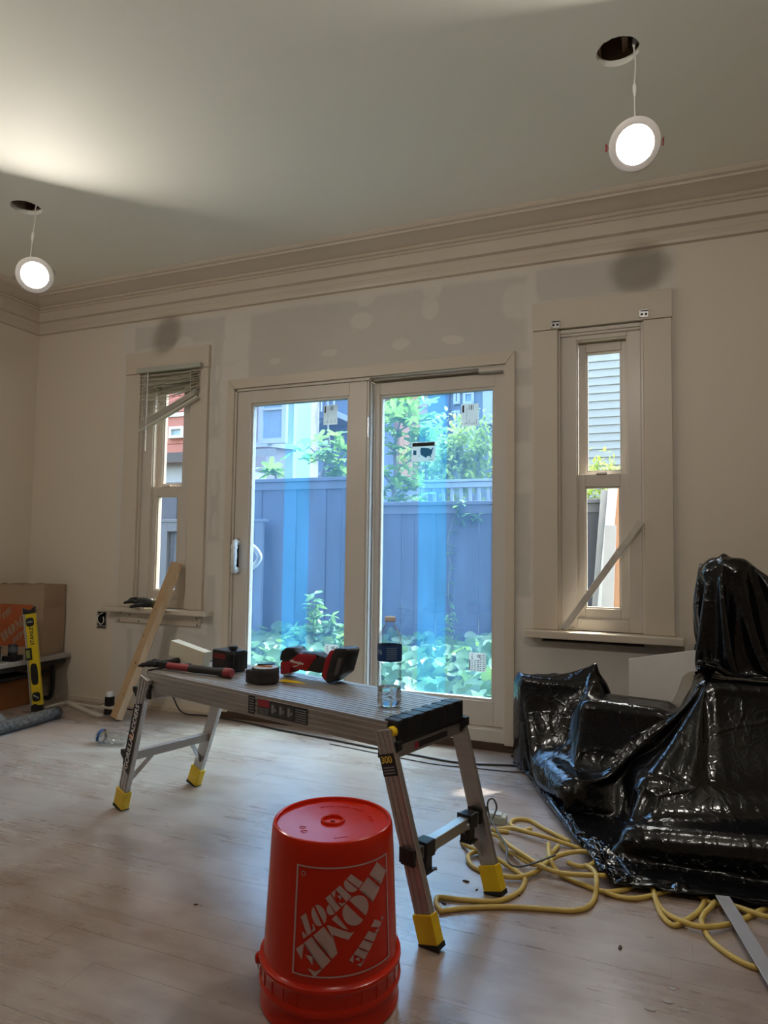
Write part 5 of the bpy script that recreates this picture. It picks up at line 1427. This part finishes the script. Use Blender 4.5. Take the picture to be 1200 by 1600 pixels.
for y0, y1 in ((0, .035), (HL-.035, HL+.004)):
    b = B(); prism(b, [(-wl-.002, y0), (wl+.001, y0), (wl+.001, y1), (.012, y1+(.012 if y0 > .1 else -.0)-(.030 if y0 > .1 else 0)), (-.012, y1-(.018 if y0 > .1 else -.012)), (-wl-.002, y1)], -.014, .0145, ML, .001); link('end_cap', b, BLACKP, r)
for yc, rx, ry in ((HL-.085, .022, .026), (.085, .022, .026), (.215, .020, .062)):
    pts_ = [(rx*math.copysign(abs(math.cos(a))**.6, math.cos(a)), yc+ry*math.copysign(abs(math.sin(a))**.6, math.sin(a))) for a in [2*PI*k/28 for k in range(28)]]
    b = B(); prism(b, pts_, -.0095, .0095, ML, .001); lk = link('vial_housing' if rx > .021 else 'hand_hole', b, BLACKP, r)
    if rx > .021:
        b = B(); tube(b, [ML @ Vector((-.015, yc+(.012 if yc < .2 else 0), .0095)), ML @ Vector((.015, yc-(.012 if yc < .2 else 0), .0095))], .005, 8); link('vial', b, mat('vial', (.30, .32, .28), .2), lk, smooth=True)
b = B(); bx(b, -wl-.008, -.004, .30, .37, -.015, .015, .003, M=ML); vb = link('centre_vial', b, BLACKP, r)
b = B(); bx(b, -wl-.002, -.012, .312, .358, .0151, .0156, M=ML); link('vial_window', b, mat('vial_green', (.25, .28, .08), .3), vb)
b = B(); add_text(b, 'STANLEY', .030, ML @ Matrix.Translation((.004, .445, .0063)) @ Matrix.Rotation(PI/2, 4, 'Z'), .0003, .0008, 0); link('brand_print', b, INK, web)
# clutter on the table
r = thing('plastic_case', 'grey flip case standing on the low table', 'case', (-3.56, 2.74, .291), .1)
b = B(); bx(b, -.09, .09, -.05, .05, 0, .075, .006); link('case_body', b, BLACKP, r)
b = B(); bx(b, -.085, .085, -.052, -.050, .012, .062, .001); link('case_front', b, mat('case_grey', (.22, .24, .23), .4), r)
b = B(); bx(b, -.092, .092, -.052, .052, .075, .090, .005); link('case_lid', b, BLACKP, r)
r = thing('battery_charger', 'small black charger block beside the grey case', 'charger', (-3.47, 2.87, .291), .2)
b = B(); bx(b, -.04, .04, -.04, .04, 0, .03, .005); lathe(b, [(0, .095), (.022, .095), (.026, .088), (.026, .03)], 20); link('charger_body', b, BLACKP, r, smooth=40)
b = B(); lathe(b, [(.0265, .05), (.0268, .055), (.0268, .075), (.0265, .08)], 20); link('charger_band', b, mat('charger_band', (.09, .10, .11), .3), r)
r = thing('white_packet', 'flat white packet on the low table edge', 'packet', (-3.46, 2.70, .291), .1)
b = B(); bx(b, -.03, .03, -.05, .05, 0, .016, .004); bx(b, -.02, .02, -.06, -.05, .004, .012, .002); link('packet', b, WHITEP, r)
r = thing('toolbox', 'orange box stored under the low table', 'box', (-3.62, 2.90, 0.0), 0)
b = B(); bx(b, -.10, .10, -.20, .18, 0, .16, .008); link('box_body', b, mat('orange_box', (.30, .11, .03), .6, var=.15), r)
b = B(); bx(b, -.105, .105, -.205, .185, .16, .175, .005); link('box_lid', b, BLACKP, r)
# grey panel, foam roll, strips
b = B(); prism(b, [(-.22, 0), (.03, 0), (-.14, .235), (-.22, .235)], -.008, .008, Matrix.Translation((-3.17, 2.60, .0)) @ Matrix.Rotation(math.radians(62), 4, 'Z') @ Matrix.Rotation(math.radians(78), 4, 'X'), .001)
mn = min(v.co.z for v in b.verts)
for v in b.verts: v.co.z -= mn-.001
tag(link('grey_panel', b, mat('grey_board', (.22, .22, .22), .6)), 'cut grey panel leaning on the low table', 'panel')
r = thing('foam_roll', 'dark grey rolled mat lying before the low table', 'roll', (-3.06, 2.62, .035), 0)
b = B(); tube(b, [(-.02, -.35, .0), (-.01, -.2, 0), (-.01, 0, 0), (-.015, .12, .0), (-.025, .235, 0), (-.027, .245, 0)], [.034, .034, .0345, .034, .033, .025], 20)
link('roll', b, mat('speckled_foam', (.075, .07, .065), .9, var=.9, scale=60, bump=.5), r, smooth=40)
b = B(); tube(b, [(-.02, -.352, 0), (-.02, -.345, 0)], .018, 14); link('core', b, BLACKM, r)
STRIP = mat('pale_strip', (.60, .55, .48), .6, var=.15, scale=10)
for (a, c, w_, lab) in (((104, 1099), (156, 1121), .035, 'short pale trim offcut pointing at the timber stud'), ((108, 1100), (166, 1109), .02, 'thin pale trim strip lying along the wall'), ((66, 1108), (104, 1099), .02, 'pale trim strip at the foot of the level')):
    pa, pc = onZ(*a), onZ(*c); b = B(); bar(b, pa+Vector((0, 0, .007)), pc+Vector((0, 0, .007)), w_, .012, bev=.002); tag(link('trim_offcut', b, STRIP), lab, 'trim strip')
r = thing('plug_adapter', 'small black and white plug adapter on the floor behind the stud', 'plug', (-2.905, 3.055, 0))
b = B(); lathe(b, [(0, 0), (.028, 0), (.03, .01), (.028, .03)], 16); bx(b, -.02, .02, -.02, .02, .045, .10, .006); link('plug_body', b, BLACKP, r, smooth=40)
b = B(); bx(b, -.055, .045, -.022, .022, .030, .046, .006); link('clamp', b, STRIP, r)
b = B(); lathe(b, [(0, .128), (.018, .126), (.022, .118), (.020, .100)], 16); link('cap', b, WHITEP, r, smooth=40)
# crushed bottle on the floor
r = thing('crushed_bottle', 'crumpled empty water bottle lying on the floor by the platform leg', 'bottle', (-2.44, 2.60, .032), math.radians(5))
b = B(); prof = [(0, 0), (.028, .002), (.031, .01), (.028, .03), (.030, .05), (.026, .07), (.030, .085), (.029, .11), (.030, .13), (.026, .15), (.014, .168), (.0125, .18), (0, .18)]
lathe(b, prof, 28, Matrix.Rotation(PI/2, 4, 'Y') @ Matrix.Translation((0, 0, -.09)))
for v in b.verts:
    n_ = noise.noise(v.co*38); v.co.y *= 1+.25*n_; v.co.z = max(v.co.z*(1+.25*n_), -.0315)
CRUSH = thinpet('crushed_plastic'); CRUSH.node_tree.nodes['Map Range'].inputs[3].default_value = .28; link('bottle_body', b, CRUSH, r)
b = B(); lathe(b, [(.0300, .014), (.0305, .018), (.0295, .023), (.0305, .028)], 28, Matrix.Rotation(PI/2, 4, 'Y') @ Matrix.Translation((0, 0, -.09)))
for v in b.verts:
    n_ = noise.noise(v.co*38); v.co.y *= 1.02+.25*n_; v.co.z = max(v.co.z*(1.02+.25*n_), -.0318)
link('label', b, LBL, r)

# ================================================================ cords and strips on the floor
def floorpath(pts, z=.0065, n=7): return [Vector((p.x, p.y, z)) for p in smooth_path([onZ(*q[:2]) for q in pts], n)]
def floorpath3(pts, n=7):
    return smooth_path([Vector((*onZ(q[0], q[1], q[2] if len(q) > 2 else .006)[:2], q[2] if len(q) > 2 else .006)) for q in pts], n)
YC = mat('yellow_cord', (.56, .40, .10), .5, var=.12, scale=30)
b = B()
strands = [
 [(690, 1424), (682, 1412), (684, 1402), (700, 1403), (727, 1406), (777, 1408), (810, 1394), (820, 1376), (813, 1366), (793, 1352, .012), (773, 1340, .018), (745, 1328, .018), (727, 1320, .012), (722, 1312, .008), (727, 1306), (747, 1303), (775, 1305, .018), (793, 1319, .03), (820, 1337, .034), (843, 1352, .03), (867, 1362, .028), (893, 1366, .03), (938, 1368, .032), (960, 1370, .012), (1000, 1375)],
 [(686, 1424), (727, 1419), (793, 1417), (860, 1421), (893, 1423), (917, 1418), (929, 1404), (932, 1380, .03), (929, 1362, .034), (915, 1352, .03)],
 [(795, 1300), (770, 1297), (800, 1294, .014), (827, 1301, .018), (853, 1308, .018), (880, 1317, .012), (905, 1325), (960, 1340)],
 [(830, 1295), (815, 1297), (800, 1291), (798, 1285), (808, 1280), (828, 1282), (845, 1292), (890, 1315)],
 [(760, 1330), (738, 1332, .012), (731, 1340, .01), (737, 1352), (753, 1361), (787, 1369, .012), (813, 1370, .012), (837, 1362, .012), (853, 1349, .024), (870, 1338, .03), (893, 1332, .03), (917, 1331, .03), (930, 1339, .026), (926, 1350, .02), (907, 1354, .014), (887, 1348, .012)],
 [(857, 1318, .03), (858, 1335, .034), (862, 1348, .03), (873, 1364, .012), (890, 1374), (913, 1383), (942, 1393), (973, 1391), (996, 1380, .012), (1010, 1378, .016), (1019, 1387, .014), (1027, 1410), (1041, 1427), (1067, 1440, .016), (1095, 1448, .016), (1129, 1446, .014), (1160, 1437), (1200, 1417), (1240, 1400)],
 [(944, 1393, .012), (965, 1401), (990, 1404), (1016, 1400), (1050, 1390)],
 [(1022, 1396, .012), (1027, 1415), (1036, 1433), (1053, 1446), (1072, 1438), (1092, 1424), (1101, 1407), (1104, 1385)],
 [(1080, 1390), (1109, 1410), (1138, 1413), (1172, 1424, .016), (1200, 1433, .016), (1240, 1440)],
 [(1118, 1408), (1112, 1416, .016), (1099, 1430, .014), (1097, 1444), (1109, 1467), (1132, 1487), (1160, 1504), (1186, 1513), (1230, 1520)],
 [(872, 1322), (850, 1345, .014), (830, 1350, .022), (805, 1335, .014), (793, 1330), (782, 1318)],
]
for s_ in strands: tube(b, floorpath3(s_, 6), .0072, 8)
tag(link('extension_cord', b, YC, smooth=True), 'tangled yellow extension cord on the floor by the black plastic', 'cord')
BC = mat('black_cord', (.02, .02, .022), .5)
b = B(); tube(b, [Vector(p) for p in smooth_path([Vector((-2.86, 3.08, .05)), Vector((-2.80, 3.12, .02)), onZ(222, 1098, .004), onZ(236, 1086, .004), Vector((onY(252, 1068, 3.19).x, 3.19, .14)), Vector((onY(268, 1074, 3.19).x, 3.19, .115)), Vector((onY(285, 1100, 3.19).x, 3.19, .02)), onZ(320, 1118, .0045), onZ(380, 1128, .0045), onZ(440, 1141, .0045), onZ(520, 1156, .0045), onZ(580, 1168, .0045), onZ(650, 1180, .0045), onZ(720, 1192, .0045), onZ(803, 1196, .0045), onZ(840, 1199, .0045)], 6)], .0042, 8)
tag(link('power_cord', b, BC, smooth=True), 'thick black power cord running along the foot of the door', 'cord')
b = B(); tube(b, floorpath([(515, 1163), (560, 1172), (620, 1184), (680, 1195), (740, 1201), (790, 1206), (830, 1208)], .0025), .0022, 6)
tag(link('power_cord', b, BC, smooth=True), 'thin black cord beside the thick power cord', 'cord')
r = thing('appliance_cord', 'grey wire looped around the platform leg beside the yellow cord', 'cord', (-.45, 2.2, 0))
b = B(); tube(b, smooth_path([onZ(768, 1282, .03), Vector((*onZ(776, 1262, .10)[:2], .10)), Vector((*onZ(770, 1248, .13)[:2], .13)), Vector((*onZ(762, 1254, .11)[:2], .11)), Vector((*onZ(765, 1275, .05)[:2], .05)), onZ(778, 1300, .042), onZ(791, 1322, .050), onZ(793, 1345, .046), onZ(806, 1354, .036), onZ(830, 1350, .046), onZ(868, 1336, .056)], 6), .0032, 6)
link('wire', b, mat('grey_wire', (.10, .11, .12), .5), r, smooth=True, world=True)
r = thing('foam_block', 'pale grey green foam block behind the platform leg', 'block', onZ(776, 1286))
b = B(); bx(b, -.035, .035, -.02, .025, 0, .03, .006); bx(b, -.03, .02, -.015, .02, .028, .036, .004); link('block', b, mat('pale_green', (.42, .45, .42), .5), r)
b = B(); pa, pc = onZ(1129, 1418), onZ(1230, 1580)
bar(b, Vector((pa.x, pa.y, .030)), Vector((pc.x, pc.y, .018)), .036, .003, bev=.0005)
tag(link('metal_strip', b, mat('satin_strip', (.50, .49, .50), .35, metal=.4)), 'flat pale metal strip lying across the yellow cord', 'metal strip')
CHIP = mat('debris_chip', (.07, .05, .04), .9)
CHIPS = [(728, 1378, 'dark splinter between the two yellow cord strands'), (745, 1391, 'dark splinter beside the yellow foot near the cord'), (693, 1412, 'dark splinter close to the platform leg foot'), (811, 1400, 'dark splinter inside the yellow cord loop'),
         (681, 1358, 'dark splinter under the foot bar of the platform'), (306, 1414, 'long dark splinter alone on the open floor'), (969, 1482, 'dark splinter on bare boards before the black plastic'), (720, 1290, 'dark speck on the floor under the platform end')]
for i, (x, y, lab) in enumerate(CHIPS):
    p = onZ(x, y); b = B()
    prism(b, [(-.012, -.002), (.004, -.005), (.013, .0), (.005, .004), (-.006, .005)], .0006, .005, Matrix.Translation((p.x, p.y, 0)) @ Matrix.Rotation(i*1.3, 4, 'Z') @ Matrix.Scale(.5 if i % 2 else .8, 4))
    tag(link('debris_chip', b, CHIP), lab, 'debris', 'debris chips on the floor')
PLAS = mat('plaster', (.40, .37, .33), .8)
for i, (x, y) in enumerate(((1008, 1484), (1050, 1545), (1043, 1565), (1070, 1579), (1014, 1463), (1016, 1577), (106, 1142), (29, 1200))):
    p = onZ(x, y); b = B()
    n = 9; prism(b, [((.014+.006*noise.noise((k, i, 0)))*math.cos(2*PI*k/n), (.008+.004*noise.noise((k, i, 4)))*math.sin(2*PI*k/n)) for k in range(n)], .0006, .0016, Matrix.Translation((p.x, p.y, 0)) @ Matrix.Scale(.5+.35*(i % 3)/2, 4))
    tag(link('plaster_flake', b, PLAS), 'pale dried plaster flake on the floor between bucket and metal strip' if i < 6 else ('pale plaster flake on the floor before the foam roll' if i == 6 else 'pale plaster flake on the floor far from the platform'), 'debris', 'plaster flakes on the floor')
# ================================================================ black plastic sheeting (draped by a small cloth solver)
def seg_sdf(P, a, c, r):
    a, c = np.array(a, float), np.array(c, float); d = c-a
    t_ = np.clip(((P-a) @ d)/(d @ d), 0, 1)
    q = P-(a+t_[:, None]*d); L = np.linalg.norm(q, axis=1)+1e-9
    rr_ = r if not isinstance(r, tuple) else r[0]+(r[1]-r[0])*t_
    return L-rr_, q/L[:, None]
def box_sdf(P, c, h, ang, r):
    ca, sa = math.cos(ang), math.sin(ang)
    R_ = np.array([[ca, sa, 0], [-sa, ca, 0], [0, 0, 1]]); c = np.array(c, float); h = np.array(h, float)-r
    q = (P-c) @ R_.T; s = np.sign(q); s[s == 0] = 1; a = np.abs(q)-h
    out = np.maximum(a, 0); L = np.linalg.norm(out, axis=1)
    ins = a.max(axis=1); k = a.argmax(axis=1)
    g = np.where(L[:, None] > 1e-9, out/(L[:, None]+1e-12), np.eye(3)[k])*s
    d = np.where(L > 1e-9, L, ins)-r
    return d, g @ R_
def drape(org, ux, uy, nx, ny, h, shapes, pins=(), walls=(), steps=200, iters=8, seed=1, bend=.05, fric=.6, grav=2.2, zfloor=.004, hf=None):
    """position based cloth on an nx x ny grid; shapes hold it up, walls (point, outward normal, start, end) gather it in"""
    rng = np.random.default_rng(seed)
    I, J = np.meshgrid(np.arange(nx), np.arange(ny), indexing='ij')
    X = (np.array(org)[None, None]+I[..., None]*np.array(ux)*h+J[..., None]*np.array(uy)*h)+rng.normal(0, .0012, (nx, ny, 3))
    V = np.zeros_like(X); dt = .02
    pairs = []
    for p in (0, 1):
        n = (nx-p)//2; pairs.append(((slice(p, p+2*n-1, 2), slice(None)), (slice(p+1, p+2*n, 2), slice(None)), h, 1.0))
        n = (ny-p)//2; pairs.append(((slice(None), slice(p, p+2*n-1, 2)), (slice(None), slice(p+1, p+2*n, 2)), h, 1.0))
    for p in (0, 1):
        n = (nx-p)//2
        pairs.append(((slice(p, p+2*n-1, 2), slice(0, -1)), (slice(p+1, p+2*n, 2), slice(1, None)), h*2**.5, .4))
        pairs.append(((slice(p, p+2*n-1, 2), slice(1, None)), (slice(p+1, p+2*n, 2), slice(0, -1)), h*2**.5, .4))
    bends = []
    for p in range(4):
        n = (nx-2-p+3)//4; bends.append(((slice(p, p+4*n, 4), slice(None)), (slice(p+2, p+2+4*n, 4), slice(None)), 2*h, bend))
        n = (ny-2-p+3)//4; bends.append(((slice(None), slice(p, p+4*n, 4)), (slice(None), slice(p+2, p+2+4*n, 4)), 2*h, bend))
    pin_p = [np.array(p, float) for _, _, p in pins]
    def proj(a, c, L, k, push=False):
        A, C_ = X[a], X[c]
        d = C_-A; l = np.sqrt((d*d).sum(-1))+1e-12
        e = l-L
        if push: e = np.minimum(e, 0)
        w = (.5*k*e/l)[..., None]*d
        A += w; C_ -= w
    for st in range(steps):
        V[..., 2] -= grav*dt; V *= .96
        X0 = X.copy(); X = X+V*dt
        tg = [X0[i, j]+(p-X0[i, j])*min(1, .06+max(0, st-40)/60) for (i, j, _), p in zip(pins, pin_p)]
        for it in range(iters):
            for q in pairs: proj(*q)
            if it % 2 == 1:
                for q in bends: proj(*q, True)
            for (i, j, _), p in zip(pins, tg): X[i, j] = p
        P = X.reshape(-1, 3); contact = np.zeros(len(P), bool)
        for rep in range(2):
            for (wp, wn, o0, o1) in walls:
                f_ = min(1, max(0, (st-.25*steps)/(.5*steps))); wn_ = np.array(wn, float); wn_ /= np.linalg.norm(wn_)
                d = (P-np.array(wp)) @ wn_-(o0+(o1-o0)*f_); m = d > 0
                P[m] -= d[m][:, None]*wn_
            for s_ in shapes:
                d, g = (seg_sdf if s_[0] == 'c' else box_sdf)(P, *s_[1:])
                m = d < .003; P[m] += g[m]*(.003-d[m])[:, None]; contact |= m
            m = P[:, 2] < zfloor; P[m, 2] = zfloor; contact |= m
            if hf is not None:
                hh = hf_at(hf, P[:, 0], P[:, 1])+.008; m = P[:, 2] < hh; P[m, 2] = hh[m]; contact |= m
            m = P[:, 1] > D-.012; P[m, 1] = D-.012
        X = P.reshape(nx, ny, 3)
        V = (X-X0)/dt
        V[contact.reshape(nx, ny)] *= (1-fric)
        sp = np.linalg.norm(V, axis=-1); V *= np.minimum(1, 1.1/(sp+1e-9))[..., None]
    return X
HG = .02
def heightmap(X):
    """highest point of a draped sheet on a 2 cm plan grid"""
    g = np.full((110, 90), -1.0); P = X.reshape(-1, 3)
    np.maximum.at(g, (np.clip(((P[:, 0]+1)/HG).astype(int), 0, 109), np.clip(((P[:, 1]-1.6)/HG).astype(int), 0, 89)), P[:, 2])
    q = np.pad(g, 1, constant_values=-1.0)
    return np.max([q[i:i+110, j:j+90] for i in range(3) for j in range(3)], axis=0)
def hf_at(g, x, y): return g[np.clip(((x+1)/HG).astype(int), 0, 109), np.clip(((y-1.6)/HG).astype(int), 0, 89)]
def sheet_object(name, X, m, label, cat, group=None):
    nx, ny = X.shape[:2]
    me = bpy.data.meshes.new(name)
    idx = np.arange(nx*ny).reshape(nx, ny)
    F = np.stack([idx[:-1, :-1], idx[1:, :-1], idx[1:, 1:], idx[:-1, 1:]], -1).reshape(-1, 4)
    me.from_pydata(X.reshape(-1, 3).tolist(), [], F.tolist()); me.materials.append(m)
    me.polygons.foreach_set('use_smooth', [True]*len(me.polygons))
    o = bpy.data.objects.new(name, me); COL.objects.link(o)
    md = o.modifiers.new('s', 'SUBSURF'); md.levels = 1; md.render_levels = 1
    return tag(o, label, cat, group)
t = NT('black_sheeting')
co = t.pos()
w1_ = t.n('TexNoise'); w1_.inputs['Scale'].default_value = 5.0; w1_.inputs['Detail'].default_value = 3; t.l(co, w1_.inputs['Vector'])
wv = t.n('VectorMath', operation='SCALE'); t.l(w1_.outputs['Color'], wv.inputs[0]); wv.inputs['Scale'].default_value = .10
wa = t.n('VectorMath', operation='ADD'); t.l(co, wa.inputs[0]); t.l(wv.outputs[0], wa.inputs[1])
vo = t.n('TexVoronoi', feature='DISTANCE_TO_EDGE'); vo.inputs['Scale'].default_value = 4.5; t.l(wa.outputs[0], vo.inputs['Vector'])
vo2 = t.n('TexVoronoi', feature='DISTANCE_TO_EDGE'); vo2.inputs['Scale'].default_value = 26.0; t.l(wa.outputs[0], vo2.inputs['Vector'])
crz = t.math('ADD', t.mrange(vo.outputs['Distance'], 0, .05, 1, 0), t.math('MULTIPLY', t.mrange(vo2.outputs['Distance'], 0, .12, 1, 0), .35))
hgt = t.math('ADD', t.math('MULTIPLY', crz, .30), t.math('MULTIPLY', t.noise(t.mapping(co, (1, 1, .5), (.3, .5, .2)), 14, 3), .9))
t.set(Base_Color=(.004, .004, .0045), Roughness=t.mrange(t.noise(co, 9, 3), .3, .7, .11, .21))
t.bump(hgt, .6, .006)
t.p.inputs['Specular IOR Level'].default_value = .45
SHEET = t.m
low = [('b', (-.37, 3.03, .205), (.20, .09, .22), -.22, .03), ('b', (-.08, 2.84, .185), (.17, .11, .20), -.22, .04), ('b', (.58, 2.82, .24), (.42, .12, .27), .05, .04),
       ('c', (-.02, 2.97, .10), (-.02, 2.95, .42), .06), ('b', (.38, 2.66, .08), (.44, .20, .13), .06, .05), ('c', (-.04, 2.31, .05), (.90, 2.30, .14), .055), ('c', (-.38, 2.84, .08), (-.26, 2.64, .06), .07)]
h_ = .0165
X1 = drape((-1.0, 1.80, .62), (1, 0, 0), (.0, 1, 0), 118, 96, h_, low, pins=[(74, 57, (.215, 2.72, .545)), (44, 18, (-.20, 2.20, .02)), (47, 82, (-.20, 3.0, .525)), (28, 82, (-.545, 3.05, .445)), (37, 84, (-.38, 3.06, .44))],
           walls=[((-.62, 3.2, 0), (-1.13, -.50, 0), .35, .0), ((0, 2.075, 0), (.12, -1, 0), .3, .0), ((-.61, 3, 0), (-1, 0, 0), .3, .0)], seed=3, steps=210, bend=.025, zfloor=.0155)
cordp = np.array([tuple(p) for q in strands for p in floorpath3(q, 6)])
P1 = X1.reshape(-1, 3)                                   # the hem rides over the cord that runs beneath it
for k in np.nonzero(P1[:, 2] < .10)[0]:
    d2 = ((cordp[:, :2]-P1[k, :2])**2).sum(1); m = d2 < .020**2
    if m.any(): P1[k, 2] = max(P1[k, 2], cordp[m, 2].max()+.0072+.006)
H1 = heightmap(X1)
pile = sheet_object('plastic_sheet', X1, SHEET, 'black plastic sheet thrown over the low heap beneath the window', 'plastic sheet')
tall = [('c', (.275, 2.87, .0), (.275, 2.87, .88), .05), ('b', (.275, 2.85, .905), (.085, .06, .045), -.5, .02), ('b', (.80, 2.95, .42), (.36, .24, .42), .0, .03), ('c', (.24, 2.98, .42), (.22, 3.05, .2), .05), ('b', (.07, 2.88, .50), (.15, .030, .115), -.18, .012)]
X2 = drape((-.20, 2.25, .99), (1, 0, 0), (0, 1, 0), 80, 60, .0168, tall, pins=[(28, 36, (.265, 2.84, .99)), (23, 38, (.185, 2.89, .955)), (34, 34, (.365, 2.81, .94)), (28, 33, (.255, 2.78, .95))],
           hf=H1, walls=[((.16, 3, 0), (-1, 0, 0), .3, .0), ((0, 2.70, 0), (0, -1, 0), .4, .0)], seed=8, steps=210)
sheet_object('plastic_sheet', X2, SHEET, 'black plastic sheet hung over the tall object by the wall', 'plastic sheet')
ub = np.linspace(0, .262, 14)                              # the board's broken lower edge rests along the sheet
zb2 = [max(float(hf_at(H1, np.array([-.075+.984*u+o2]), np.array([2.905-.177*u+o_]))[0]) for o_ in (-.012, 0, .012) for o2 in (-.015, 0, .015))+.003 for u in ub]
zb2 = [min(z_, .52+.06*u/.262) for z_, u in zip(zb2, ub)]
b = B(); prism(b, [(u, z_) for u, z_ in zip(ub, zb2)]+[(.262, .598), (.0, .538)], -.008, .008, M_axes((-.075, 2.905, 0), (.984, -.177, 0), (0, 0, 1), (-.177, -.984, 0)))
tag(link('white_board', b, mat('white_painted_board', (.66, .64, .61), .5, var=.05)), 'white board edge sticking out of the black plastic heap', 'board')
